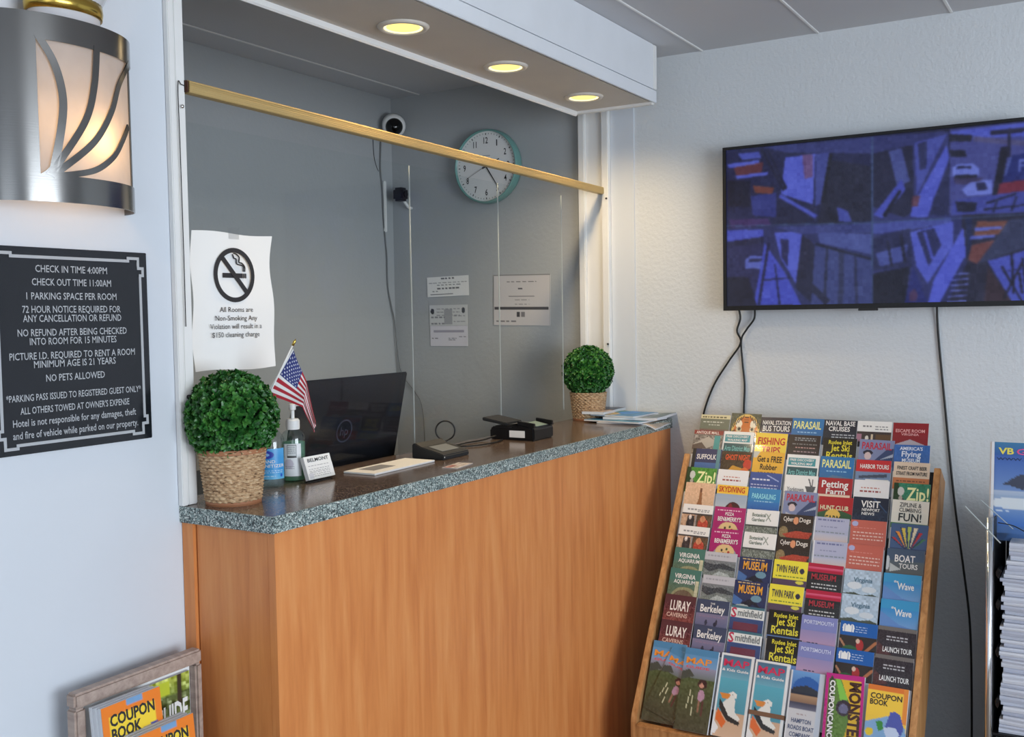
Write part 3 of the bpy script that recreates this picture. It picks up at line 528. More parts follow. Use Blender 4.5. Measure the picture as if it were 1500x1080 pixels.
for _ in range(3): c[1:-1, 1:-1] = (c[1:-1, 1:-1]*2+c[:-2, 1:-1]+c[2:, 1:-1]+c[1:-1, :-2]+c[1:-1, 2:])/6
pc.c = c; pc.noise(4, cell=4); pc.noise(3, cell=11)
pc.c *= np.array([.60, .66, .72])
pc.mesh('screen', 2*HW-.022, 2*HH-.024, M_screen, lambda x, y: (-.0600, HW-.011-x, HH-.009+y), tv)
# cords hanging from it
def cord(label, pts, r=.0032): return tag(MB().tube(spline(pts, 8), r, 7).build('power_cord', M_cord, smooth=True), label, 'cord')
cord('black cord curving left from below the television to the brochure rack', [(-.012, -.488, 1.475), (-.008, -.492, 1.44), (-.006, -.480, 1.40), (-.006, -.492, 1.36), (-.007, -.452, 1.30), (-.006, -.400, 1.22), (-.006, -.365, 1.13), (-.006, -.357, 1.06), (-.006, -.36, .95)])
cord('black cord from the television crossing to a straight drop behind the brochure rack', [(-.012, -.542, 1.475), (-.012, -.540, 1.44), (-.013, -.515, 1.405), (-.014, -.497, 1.37), (-.007, -.498, 1.30), (-.006, -.505, 1.22), (-.006, -.502, 1.13), (-.006, -.503, 1.0), (-.006, -.503, .9)])
cord('long black cord falling from the television to the floor right of the rack', [(-.012, -1.097, 1.475), (-.007, -1.098, 1.42), (-.006, -1.105, 1.33), (-.006, -1.122, 1.15), (-.006, -1.136, 1.0), (-.006, -1.152, .85), (-.006, -1.172, .70), (-.006, -1.19, .55), (-.006, -1.197, .42), (-.006, -1.20, .2), (-.006, -1.20, .01)])

# ================================================================== BROCHURE RACK
OX, OY, OZ, TH = -.1016, -.393, 1.1409, R(31.46)
DN = Vector((-math.sin(TH), 0, -math.cos(TH))); NN = Vector((-math.cos(TH), 0, math.sin(TH)))
def env(a, b, n=0.): return Vector((OX, OY-a, OZ))+DN*b+NN*n
rk = thing('brochure_rack', 'oak floor rack holding rows of brochures against the right wall', 'brochure rack', (-.42, OY-.36, 0))
def toloc(v): return Vector(v)-rk.location
p2 = [env(0, .155), env(0, .985), Vector((-.622, 0, .28)), Vector((-.622, 0, 0)), Vector((-.40, 0, 0)), env(0, .90, -.14), env(0, .155, -.10)]
for nm, a0, a1 in (('side_board', -.031, -.013), ('side_board', .724, .742)):
    b = MB(); n = len(p2)
    b.add([toloc((p.x, OY-a0, p.z)) for p in p2]+[toloc((p.x, OY-a1, p.z)) for p in p2], [tuple(range(n)), tuple(range(2*n-1, n-1, -1))]+[(i, n+i, n+(i+1) % n, (i+1) % n) for i in range(n)])
    b.build(nm, M_oak, rk, bevel=.0015)
b = MB(); q = [env(-.012, .155, -.034), env(.723, .155, -.034), env(.723, .98, -.036), env(-.012, .98, -.036)]
b.add([toloc(p) for p in q]+[toloc(p-NN*.008) for p in q], [(0, 1, 2, 3), (7, 6, 5, 4), (0, 4, 5, 1), (1, 5, 6, 2), (2, 6, 7, 3), (3, 7, 4, 0)]).build('back_board', M_black_soft, rk)
for k in range(1): bx('base_panel', -.6215+.42, -.605+.42, -.7235+.36, .0125+.36, 0, .268, M_oak, rk)
MB().box(-.6255+.42, -.6+.42, -.7235+.36, .0125+.36, .2685, .2765).build('ledge', M_oak, rk, bevel=.002)
PHI = R(25)
def cmat(a, b, phi=PHI, n=0., roll=0.):
    o = env(a, b, n); y = Vector((math.sin(phi), 0, math.cos(phi))); z = Vector((-math.cos(phi), 0, math.sin(phi))); x = Vector((0, -1, 0))
    return Matrix(((x.x, y.x, z.x, o.x), (x.y, y.y, z.y, o.y), (x.z, y.z, z.z, o.z), (0, 0, 0, 1))) @ Matrix.Rotation(roll, 4, 'Z')
ROWB = [.0139, .0725, .1386, .2043, .2575, .329, .402, .4745, .5483, .6245, .7025]
for i, bb in enumerate(ROWB):              # clear pocket fronts, one strip per row
    M = Matrix.Translation(-rk.location) @ cmat(0, bb, PHI, .0033)
    v = [M @ Vector(p) for p in ((-.010, -.040, 0), (.722, -.040, 0), (.722, -.085, 0), (-.010, -.085, 0))]
    mobj('pocket_front', v, [(0, 3, 2, 1)], M_pocket, rk)
    b = MB(); b.box(-.010, .722, -.0405, -.0395, -.0005, .0008, M); b.build('pocket_lip', M_edgeclear, rk) if False else None
WHT = (234, 234, 232); YEL = (246, 212, 60); NAVY = (32, 42, 84)
CW, CV, CHT = .0985, .082, .2286
def T(rgb, *ls): return (rgb, ls)
def D_nature(): return Pic(66, 51, (104, 110, 96)).rect(0, 0, 1, .16, (206, 198, 160)).bars([.09], (90, 84, 60), .06, .9, .05).bars([.3], (200, 204, 196), .1, .8).bars([.42], (180, 186, 178), .3, .7).grad(.6, 1, (120, 90, 84), (80, 90, 90)), []
def D_antique(): return Pic(66, 51, (130, 122, 116)).noise(26, .2, 1, 3).poly([(0, .6), (.5, .25), (.9, .5), (.4, .8)], (178, 170, 160)).rect(.72, .2, .92, 1, (70, 150, 150)).rect(0, 0, 1, .17, (138, 50, 50)).poly([(0, .62), (.3, .5), (.5, .75), (0, .8)], (96, 80, 74)), [T((236, 224, 214), ("ANTIQUE MALL", .08, .86, .145, .11))]
def D_suffolk(): return Pic(66, 51, (46, 52, 96)).grad(.55, 1, (70, 110, 170), (56, 86, 140)).rect(.0, .0, .12, 1, (20, 22, 30)).rect(.82, 0, .95, 1, (90, 140, 150)), [T(WHT, ("SUFFOLK", .16, .82, .42, .2))]
def D_zip(g=(70, 140, 50), d=(36, 92, 34)): 
    return (lambda: (Pic(66, 51, g).grad(.5, 1, g, d).noise(8).poly([(.0, 0), (.12, 0), (.25, .9), (0, .9)], (30, 60, 30)).ell(.2, .3, .09, .16, (200, 204, 200)).ell(.22, .7, .1, .2, (60, 64, 60)).ell(.2, .55, .05, .1, (180, 170, 160)), [T((236, 240, 180) if g[0] < 60 or g[2] < 60 else WHT, ("Zip!", .36, .97, .6, .46))]))
def D_dancer(): return Pic(66, 51, (222, 184, 152)).noise(5).poly([(.5, .2), (.56, .2), (.6, .7), (.62, .95), (.42, .95), (.5, .6)], (150, 100, 66)).ell(.54, .3, .03, .08, (110, 70, 50)), []
def D_couple(): return Pic(66, 51, (196, 160, 132)).rect(0, 0, 1, .34, WHT).bars([.2], (140, 142, 146), .16, .46, .04).bars([.2, .27], (150, 150, 154), .5, .9).rect(0, .34, 1, .4, (60, 56, 60)).poly([(.16, .95), (.2, .45), (.42, .45), (.44, 1)], (52, 46, 52)).ell(.28, .5, .05, .09, (230, 220, 214)).rect(.44, .4, .5, 1, (150, 146, 148)).rect(.5, .4, 1, 1, (92, 70, 52)).ell(.72, .75, .17, .24, (190, 74, 58)).ell(.7, .55, .09, .12, (206, 140, 104)).noise(10, .4), []
def D_aquarium(): return Pic(66, 51, (70, 118, 108)).grad(.45, 1, (78, 116, 104), (96, 112, 88)).ell(.55, 1.05, .42, .38, (150, 150, 116)).ell(.52, 1.12, .34, .34, (112, 96, 80)).rect(.86, .4, .96, 1, (196, 194, 164)).noise(6, .4), [T(WHT, ("VIRGINIA", .16, .84, .36, .17), ("AQUARIUM", .16, .84, .55, .14))]
def D_luray(): return Pic(66, 51, (86, 46, 54)).grad(.3, 1, (86, 44, 54), (140, 70, 66)).noise(14, .3, 1, 2), [T((240, 232, 226), ("LURAY", .2, .84, .56, .36)), T((224, 190, 176), ("CAVERNS", .12, .78, .80, .15))]
def D_tiger():
    p = Pic(60, 46, (70, 76, 62)).noise(10).ell(.52, .75, .46, .72, (214, 180, 96)).ell(.52, .78, .40, .66, (196, 104, 36))
    for s_ in (-1, 1):
        p.ell(.52+s_*.24, .44, .11, .17, (236, 226, 204)).ell(.52+s_*.22, .66, .09, .12, (206, 190, 160)).ell(.52+s_*.21, .64, .045, .07, (30, 24, 18))
        for k in range(4): p.line(.52+s_*(.1+.08*k), .1+.05*k, .52+s_*(.18+.08*k), .28+.1*k, .016, (44, 28, 16))
        p.line(.52+s_*.34, .7, .52+s_*.44, .76, .02, (44, 28, 16)).line(.52+s_*.33, .85, .52+s_*.43, .92, .02, (44, 28, 16))
    for k in range(3): p.line(.46, .16+.1*k, .58, .16+.1*k, .014, (44, 28, 16))
    return p.ell(.52, .95, .10, .12, (222, 176, 130)), []
def D_arts(): return Pic(66, 51, WHT).rect(.06, .12, .88, .43, (66, 150, 160)).rect(.0, .48, 1, .92, (36, 84, 92)).grad(.92, 1, (30, 60, 70), (90, 110, 110)).rect(0, .48, .04, 1, WHT).rect(.96, .48, 1, 1, WHT), [T(WHT, ("FREE DISCOVERY", .1, .84, .25, .09), ("WALKING MAP", .14, .8, .39, .09)), T((120, 190, 190), ("Arts District Map", .08, .92, .78, .2))]
def D_orange(): return Pic(66, 51, (52, 34, 24)).noise(12).poly([(.1, 1), (.4, .55), (1, .75), (1, 1)], (206, 150, 50)).ell(.88, .5, .14, .2, (196, 50, 36)).ell(.8, .78, .13, .16, (220, 110, 50)), [T((230, 90, 44), ("GHOST NIGHT", .14, .94, .34, .22))]
def D_sky(): 
    return Pic(66, 51, (232, 232, 234)).bars([.28], (190, 120, 110), .2, .72, .04).bars([.42], (150, 60, 60), .18, .8, .045).poly([(0, .82), (.1, .74), (.2, .8), (.34, .72), (.44, .82), (.6, .74), (.8, .8), (1, .72), (1, 1), (0, 1)], (40, 48, 40)).bars([.9], (220, 220, 220), .05, .95, .015), []
def D_skydive(): return Pic(66, 51, (150, 170, 196)).grad(.3, 1, (150, 168, 192), (196, 204, 210)).rect(0, 0, 1, .34, (240, 196, 64)).ell(.58, 1.0, .26, .36, (70, 24, 34)).ell(.5, .98, .08, .28, (130, 36, 44)), [T((190, 44, 38), ("SKYDIVING", .06, .9, .27, .22))]
def D_pizza(): return Pic(66, 51, (170, 30, 108)).bars([.12], (236, 200, 220), .1, .85, .035).ell(.5, .95, .36, .3, (150, 160, 168)).ell(.5, .85, .30, .28, (226, 194, 140)).ell(.4, .8, .035, .05, (60, 50, 40)).ell(.55, .75, .035, .05, (70, 90, 50)).ell(.62, .86, .035, .05, (180, 50, 40)).ell(.45, .92, .035, .05, (180, 50, 40)), [T(WHT, ("PIZZA", .36, .64, .32, .12), ("BEN&MERRY'S", .14, .88, .54, .17))]
def D_mist(): return Pic(66, 51, (190, 192, 200)).bars([.14], (160, 162, 172), .1, .8, .05).grad(.3, 1, (120, 126, 132), (120, 130, 124)).poly([(0, .4), (.3, .46), (.6, .4), (1, .55), (1, .65), (.5, .6), (.2, .75), (0, .6)], (62, 68, 76)).poly([(.2, .95), (.5, .7), (.8, .78), (.9, .95)], (176, 184, 184)).noise(12, .35, 1, 2), []
def D_berkeley(): return Pic(66, 51, (60, 72, 100)).grad(.5, 1, (128, 122, 152), (96, 104, 140)).bars([.6], (140, 120, 150), .1, .9, .02).ell(.34, .82, .04, .1, (50, 56, 80)).ell(.62, .86, .05, .08, (40, 46, 70)).ell(.66, .78, .03, .1, (50, 50, 70)), [T(WHT, ("THE", .42, .56, .16, .06), ("Berkeley", .12, .88, .44, .26))]
def D_bus(): return Pic(66, 51, (34, 34, 56)).grad(.6, 1, (60, 66, 150), (90, 80, 120)).ell(.82, .85, .12, .12, (170, 120, 100)), [T(WHT, ("NAVAL STATION", .06, .96, .3, .17), ("BUS TOURS", .08, .94, .56, .22))]
def D_fish(): return Pic(66, 51, (240, 206, 70)).rect(0, .9, 1, 1, (190, 190, 180)), [T((196, 40, 50), ("FISHING", .08, .94, .46, .28), ("TRIPS", .22, .82, .82, .28))]
def D_rubber(): return Pic(66, 51, (232, 178, 60)).poly([(0, .0), (.2, 0), (.1, .25), (0, .25)], (200, 200, 190)).bars([.82], (130, 90, 40), .2, .8, .03), [T((44, 34, 26), ("Get a FREE", .14, .92, .4, .24), ("Rubber", .26, .80, .70, .22))]
def D_bluelist(): return Pic(66, 51, (44, 76, 150)).line(.55, .1, .9, .3, .02, (150, 170, 220)).bars([.28], (210, 220, 236), .08, .66, .05).bars([.48, .6], (190, 200, 226), .06, .9, .035).rect(0, .74, 1, .84, (190, 90, 130)).bars([.79], (236, 236, 240), .06, .92, .03), []
def D_para(): return Pic(66, 51, (40, 130, 190)).grad(.5, 1, (40, 120, 190), (36, 80, 160)).bars([.5], (150, 200, 226), .2, .8, .02).bars([.82], (140, 170, 210), .1, .9, .02), [T((150, 224, 236), ("PARASAILING", .12, .86, .4, .2))]
def D_garden(): return Pic(66, 51, WHT).bars([.5], (170, 172, 170), .1, .9, .012).rect(0, .58, 1, .64, (66, 70, 70)).rect(0, .64, 1, 1, (120, 126, 118)).noise(22, .64, 1, 2).line(.62, .14, .76, .4, .015, (140, 150, 140)).line(.74, .14, .62, .4, .015, (140, 150, 140)), [T((110, 124, 112), ("Botanical", .18, .6, .26, .13), ("Gardens", .18, .58, .44, .13))]
def D_museum(): return Pic(66, 51, (38, 48, 92)).poly([(0, .5), (.3, .7), (.2, .9), (0, .85)], (70, 110, 170)).poly([(.1, .95), (.45, .66), (.6, .62), (.9, .95), (.6, .82), (.5, .95)], (30, 32, 50)).ell(.7, .6, .16, .12, (110, 150, 170)).ell(.3, .9, .2, .06, (180, 190, 190)).bars([.07], (210, 180, 120), .1, .8, .03), [T((240, 172, 60), ("MUSEUM", .14, .86, .44, .3))]
def D_smith(): return Pic(66, 51, (66, 110, 126)).rect(0, .08, 1, .42, (226, 230, 228)).grad(.42, 1, (56, 80, 130), (50, 60, 110)).rect(.12, .58, .85, .86, (110, 50, 70)), [T((190, 60, 90), ("S", .02, .18, .42, .34)), T((120, 128, 130), ("mithfield", .22, .95, .36, .24))]
def D_parasail(): return Pic(66, 51, (40, 116, 176)).grad(.4, 1, (36, 110, 180), (60, 110, 150)).poly([(.0, 1), (.4, .7), (1, .8), (1, 1)], (90, 120, 150)).bars([.56], (150, 200, 230), .2, .8, .02), [T((228, 232, 150), ("PARASAIL", .06, .92, .42, .3))]
def D_list(): return Pic(66, 51, (38, 28, 34)).bars([.12, .2], (140, 150, 160), .2, .85, .03).bars([.36], (120, 124, 130), .15, .9, .03).bars([.5], (190, 150, 150), .25, .85, .03).bars([.66], (160, 140, 150), .2, .9, .03).bars([.8], (150, 130, 140), .2, .9, .03).rect(0, .86, 1, 1, (70, 32, 40)), []
def D_ship(): return Pic(66, 51, WHT).poly([(.62, .4), (.95, .4), (.9, .62), (.7, .62)], (80, 84, 90)).line(.72, .12, .84, .5, .02, (90, 92, 98)).line(.84, .15, .84, .5, .02, (90, 92, 98)).bars([.66], (150, 170, 190), .0, 1, .02), [T((130, 130, 136), ("Yorktown", .08, .6, .62, .16))]
def D_pirate(): return Pic(66, 51, (128, 138, 176)).poly([(.45, .8), (.8, .35), (1, .3), (1, 1), (.4, 1)], (52, 68, 110)).poly([(.6, .75), (1, .5), (1, .62)], (170, 180, 200)).ell(.27, .5, .14, .1, (30, 28, 50)).ell(.27, .62, .1, .14, (214, 190, 190)).poly([(.1, .8), (.45, .95), (.1, 1)], (190, 190, 200)), [T((190, 44, 66), ("PARASAIL", .08, .94, .36, .26))]
def D_dark_food(): return Pic(66, 51, (46, 36, 32)).ell(.14, .68, .14, .22, (140, 120, 84)).poly([(.1, .75), (.5, .6), (1, .62), (.9, .85), (.4, .95)], (176, 66, 48)).ell(.48, .22, .08, .14, (220, 150, 110)).noise(8, .5, 1, 2), [T((224, 218, 210), ("Cyber", .1, .4, .26, .17), ("Dogs", .58, .92, .26, .17))]
def D_fun(): return Pic(66, 51, (236, 222, 66)).rect(0, .68, 1, 1, (86, 66, 90)).bars([.58], (110, 130, 50), .08, .95, .035).ell(.84, .34, .07, .1, (50, 50, 70)).ell(.8, .75, .12, .06, (220, 210, 80)), [T((60, 58, 76), ("TWIN PARK", .08, .74, .44, .26))]
def D_jetski(): return Pic(66, 51, (24, 24, 24)).rect(0, .88, 1, 1, (96, 126, 180)), [T((226, 214, 60), ("Rudee Inlet", .16, .86, .24, .15), ("Jet Ski", .24, .8, .5, .24), ("Rentals", .12, .9, .8, .26))]
def D_cruise(): return Pic(66, 51, (30, 36, 52)).bars([.58, .68], (190, 196, 204), .26, .94, .025), [T(WHT, ("NAVAL BASE", .06, .94, .22, .18), ("CRUISES", .16, .8, .44, .18))]
def D_petting(): return Pic(66, 51, (164, 34, 44)).rect(0, .62, .94, 1, (232, 206, 184)).bars([.78], (140, 120, 110), .08, .5, .02), [T(WHT, ("Petting", .1, .88, .36, .26), ("Farm", .24, .8, .6, .2))]
def D_hunt(): return Pic(66, 51, (170, 30, 40)).poly([(0, .6), (.3, .48), (.7, .5), (1, .62), (1, 1), (0, 1)], (44, 84, 52)).ell(.44, .7, .22, .26, (226, 186, 90)).poly([(.8, .9), (1, .82), (1, 1), (.6, 1)], (220, 210, 190)), [T((226, 226, 190), ("HUNT CLUB", .06, .88, .48, .16)), T((40, 60, 30), ("FARM", .24, .68, .94, .26))]
def D_lav(): return Pic(66, 51, (176, 180, 206)).grad(.6, 1, (188, 190, 210), (220, 190, 176)).bars([.1], (110, 116, 160), .1, .86, .05).bars([.34], (140, 144, 176), .2, .7, .025).bars([.54], (130, 140, 150), .05, .9, .02).rect(0, 0, .04, 1, (224, 226, 232)), []
def D_red_museum(): return Pic(66, 51, (40, 40, 44)).rect(0, 0, 1, .3, (176, 30, 62)).grad(.12, .2, (220, 110, 140), (200, 60, 96)).bars([.72, .84], (210, 210, 210), .14, .86, .03), [T((176, 50, 64), ("MUSEUM", .12, .82, .56, .2))]
def D_ports(): return Pic(66, 51, (128, 134, 190)).grad(.5, 1, (150, 140, 186), (186, 150, 180)).bars([.52], (110, 120, 170), .05, .8, .015).bars([.92], (60, 60, 90), .2, .5, .03), [T((206, 212, 236), ("PORTSMOUTH", .08, .9, .28, .13))]
def D_white_dark(): return Pic(66, 51, (60, 50, 50)).rect(0, 0, 1, .4, WHT).bars([.2], (120, 122, 126), .16, .42, .05).bars([.2, .3], (130, 132, 136), .52, .9, .03).rect(.0, .5, .14, .8, (170, 120, 140)).ell(.3, .66, .05, .1, (220, 214, 204)).rect(.42, .5, .48, .85, (210, 190, 160)).rect(.55, .5, 1, .9, (96, 70, 44)), []
def D_harbor(): return Pic(66, 51, (120, 142, 176)).rect(0, 0, 1, .44, (196, 44, 50)).poly([(.1, .6), (.9, .5), (.9, .62), (.1, .7)], (70, 80, 100)).rect(.3, .72, .96, .78, WHT).rect(.3, .86, 1, .92, (226, 230, 236)), [T(WHT, ("HARBOR TOURS", .12, .94, .32, .16))]
def D_visit(): return Pic(66, 51, (26, 36, 58)).poly([(0, .7), (1, .4), (1, 1), (0, 1)], (30, 44, 70)).line(.55, 0, .95, .5, .02, (50, 76, 110)).noise(6, .5), [T(WHT, ("VISIT", .22, .76, .36, .24), ("NEWPORT", .26, .76, .5, .1), ("NEWS", .26, .62, .64, .1))]
def D_salmon(): return Pic(66, 51, (196, 102, 88)).ell(.12, .14, .09, .09, (170, 176, 216)).bars([.28], (220, 150, 140), .1, .7, .015).bars([.44, .56, .68], (230, 200, 190), .08, .92, .035).rect(0, .92, 1, 1, (176, 80, 66)), []
def D_cloud(): return Pic(66, 51, (176, 196, 214)).noise(10, 0, 1, 4).ell(.3, .55, .2, .12, (216, 222, 228)).ell(.7, .66, .2, .1, (206, 214, 222)).poly([(0, .84), (.3, .78), (.5, .86), (.8, .8), (1, .88), (1, 1), (0, 1)], (76, 84, 72)), [T((84, 116, 136), ("Virginia", .26, .78, .42, .15))]
def D_logo():
    p = Pic(66, 51, (48, 38, 34)).rect(0, 0, 1, .46, (30, 92, 168)).ell(.56, .75, .1, .2, (170, 44, 44)).ell(.5, .62, .05, .08, (220, 190, 170)).line(.02, .6, .2, .9, .03, (170, 120, 90)).line(.98, .6, .7, .95, .04, (176, 110, 70)).ell(.3, .9, .2, .12, (50, 96, 56))
    for k in range(3): p.ell(.12+.1*k, .22, .06, .13, WHT).rect(.07+.1*k, .22, .17+.1*k, .35, WHT).rect(.12+.1*k-.005, .1, .12+.1*k+.005, .35, (30, 92, 168))
    return p.bars([.15, .23, .31], (200, 214, 234), .42, .72, .02), []
def D_escape(): return Pic(66, 51, (140, 30, 38)).poly([(0, .86), (.5, .62), (1, .86), (1, 1), (0, 1)], (180, 170, 180)), [T((230, 170, 170), ("ESCAPE ROOM", .08, .9, .36, .12), ("VIRGINIA", .24, .74, .48, .09))]
def D_flying(): return Pic(66, 51, (56, 104, 176)).rect(.25, .78, .75, .9, (60, 70, 86)).noise(4), [T((226, 236, 250), ("AMERICA'S", .16, .8, .2, .13), ("Flying", .22, .76, .44, .2), ("MUSEUM", .24, .74, .64, .13))]
def D_beer(): return Pic(66, 51, (226, 206, 184)).rect(0, .58, 1, 1, (196, 120, 74)).bars([.7, .8], (110, 60, 40), .1, .9, .025), [T((50, 46, 44), ("FINEST CRAFT BEER", .1, .92, .28, .13), ("STRAIT FROM NATURE", .08, .94, .48, .13))]
def D_zipfun(): return Pic(66, 51, (228, 226, 216)).rect(0, .82, 1, 1, (70, 130, 66)), [T((90, 92, 90), ("ZIPLINE &", .2, .8, .24, .15), ("CLIMBING", .2, .8, .42, .14)), T((44, 52, 56), ("FUN!", .2, .82, .74, .28))]
def D_balloon():
    p = Pic(50, 38, (70, 96, 140))
    for k, c in enumerate(((190, 50, 56), (230, 150, 60), (220, 200, 90), (180, 200, 100), (230, 220, 190), (190, 50, 60), (70, 130, 90))):
        a = -1.15+k*.38; x, y = .5+.46*math.sin(a), .78-.7*math.cos(a); p.poly([(.5+.1*math.sin(a), .86), (x-.055, y), (x+.055, y)], c).line(.5+.1*math.sin(a-.15), .86, x-.06, y, .012, (40, 50, 80))
    return p.rect(0, .86, 1, 1, (60, 76, 120)).bars([.93], (200, 206, 220), .05, .95, .03), []
def D_boat(): return Pic(66, 51, (70, 90, 116)).grad(.4, 1, (84, 98, 108), (100, 96, 92)).poly([(.1, .5), (.4, .7), (.1, .8)], (190, 196, 196)).ell(.03, .5, .06, .25, (200, 206, 212)), [T(WHT, ("BOAT", .22, .76, .44, .24), ("TOURS", .34, .84, .66, .17))]
def D_wave(): return Pic(66, 51, (60, 150, 200)).grad(.3, .9, (60, 140, 200), (120, 160, 210)).poly([(0, .4), (.5, .8), (1, .95), (0, .95)], (100, 140, 200)).rect(0, .93, 1, 1, (226, 226, 220)), [T(WHT, ("the", .28, .4, .3, .08), ("Wave", .38, .82, .52, .22))]
def D_launch(): return Pic(66, 51, (50, 42, 48)).rect(0, 0, 1, .12, (110, 104, 100)).poly([(0, .5), (.4, .9), (.1, 1), (0, 1)], (86, 50, 50)).noise(7, .1, 1, 2).bars([.32, .42], (190, 190, 194), .24, .8, .03), [T(WHT, ("LAUNCH TOUR", .16, .92, .82, .17))]
P2 = ('upper of the two ', 'lower of the two ')
TAB = [
 [(D_nature, 'olive grey brochure with a cream title band in the top left pocket of the rack'), (D_antique, 'antique mall brochure with a dark red title band over a grey collage'), (D_suffolk, 'navy brochure titled SUFFOLK with a teal stripe'), (D_zip(), 'bright green Zip! brochure in the first column of the rack'), (D_dancer, 'peach brochure with a small dancing figure'), (D_couple, P2[0]+'white topped brochures with photos of couples, first column'), (D_couple, P2[1]+'white topped brochures with photos of couples, first column'), (D_aquarium, P2[0]+'sea green aquarium brochures'), (D_aquarium, P2[1]+'sea green aquarium brochures'), (D_luray, P2[0]+'dark maroon cavern brochures'), (D_luray, P2[1]+'dark maroon cavern brochures')],
 [(D_tiger, 'brochure with an orange tiger face in the top row'), (D_arts, 'arts district map brochure beside the yellow fishing trips brochure'), (D_orange, 'dark brochure with orange letters and orange shapes, second column'), (D_sky, 'white brochure with a dark tree line just above the skydiving brochure'), (D_skydive, 'skydiving brochure with a yellow title band over blue sky'), (D_pizza, P2[0]+'magenta pizza brochures'), (D_pizza, P2[1]+'magenta pizza brochures'), (D_mist, P2[0]+'misty grey landscape brochures'), (D_mist, P2[1]+'misty grey landscape brochures'), (D_berkeley, P2[0]+'slate blue brochures with white script title'), (D_berkeley, P2[1]+'slate blue brochures with white script title')],
 [(D_bus, 'dark naval station bus tours brochure in the top row'), (D_fish, 'yellow fishing trips brochure with red letters'), (D_rubber, 'orange yellow brochure reading Get a FREE in black letters'), (D_bluelist, 'blue brochure with rows of small white print and a pink band'), (D_para, 'light blue parasailing brochure with cyan letters'), (D_garden, P2[0]+'white botanical garden brochures'), (D_garden, P2[1]+'white botanical garden brochures'), (D_museum, P2[0]+'navy museum brochures with orange letters and a jet'), (D_museum, P2[1]+'navy museum brochures with orange letters and a jet'), (D_smith, P2[0]+'teal and white brochures with a big pink letter S'), (D_smith, P2[1]+'teal and white brochures with a big pink letter S')],
 [(D_parasail, 'blue parasail brochure with pale yellow letters in the top row'), (D_list, 'black brochure with a column of small text lines, second row'), (D_arts, 'arts district map brochure in the third row, middle column'), (D_ship, 'white brochure with a small grey sailing ship'), (D_pirate, 'lilac parasail brochure with a pirate, in the fourth column'), (D_dark_food, P2[0]+'dark brown brochures with red seafood'), (D_dark_food, P2[1]+'dark brown brochures with red seafood'), (D_fun, P2[0]+'bright yellow park brochures'), (D_fun, P2[1]+'bright yellow park brochures'), (D_jetski, 'black jet ski rentals brochure just above another like it, tenth row'), (D_jetski, 'black jet ski rentals brochure just above the pelican kids guides')],
 [(D_cruise, 'dark navy naval base cruises brochure in the top row'), (D_jetski, 'black jet ski rentals brochure near the top of the rack, second row'), (D_parasail, 'blue parasail brochure just above the red petting farm brochure'), (D_petting, 'red petting farm brochure with a cream lower band'), (D_hunt, 'red and green farm brochure with a yellow sun'), (D_lav, P2[0]+'pale lavender landscape brochures'), (D_lav, P2[1]+'pale lavender landscape brochures'), (D_red_museum, P2[0]+'black museum brochures with a crimson top band'), (D_red_museum, P2[1]+'black museum brochures with a crimson top band'), (D_ports, P2[0]+'violet dusk city brochures'), (D_ports, P2[1]+'violet dusk city brochures')],
 [(D_white_dark, 'brochure with white top and dark photos in the top row'), (D_pirate, 'lilac parasail brochure with a pirate, second row of the sixth column'), (D_harbor, 'harbor tours brochure with a red title band over a ship'), (D_sky, 'white brochure with a dark tree line just above the dark VISIT brochure'), (D_visit, 'dark navy brochure reading VISIT NEWPORT NEWS'), (D_salmon, P2[0]+'salmon red brochures full of text'), (D_salmon, P2[1]+'salmon red brochures full of text'), (D_cloud, P2[0]+'pale blue cloudy sky brochures'), (D_cloud, P2[1]+'pale blue cloudy sky brochures'), (D_logo, P2[0]+'brochures with three white arches on a blue band'), (D_logo, P2[1]+'brochures with three white arches on a blue band')],
 [(D_escape, 'dark red escape room brochure in the top right pocket'), (D_flying, 'blue flying museum brochure in the right column'), (D_beer, 'tan craft beer brochure with black letters'), (D_zip((50, 130, 100), (30, 90, 70)), 'blue green Zip! brochure in the right column of the rack'), (D_zipfun, 'cream zipline and climbing FUN! brochure'), (D_balloon, 'brochure with a fan of colourful balloons'), (D_boat, 'grey blue boat tours brochure'), (D_wave, P2[0]+'sky blue wave brochures'), (D_wave, P2[1]+'sky blue wave brochures'), (D_launch, P2[0]+'dark brown launch tour brochures'), (D_launch, P2[1]+'dark brown launch tour brochures')]]
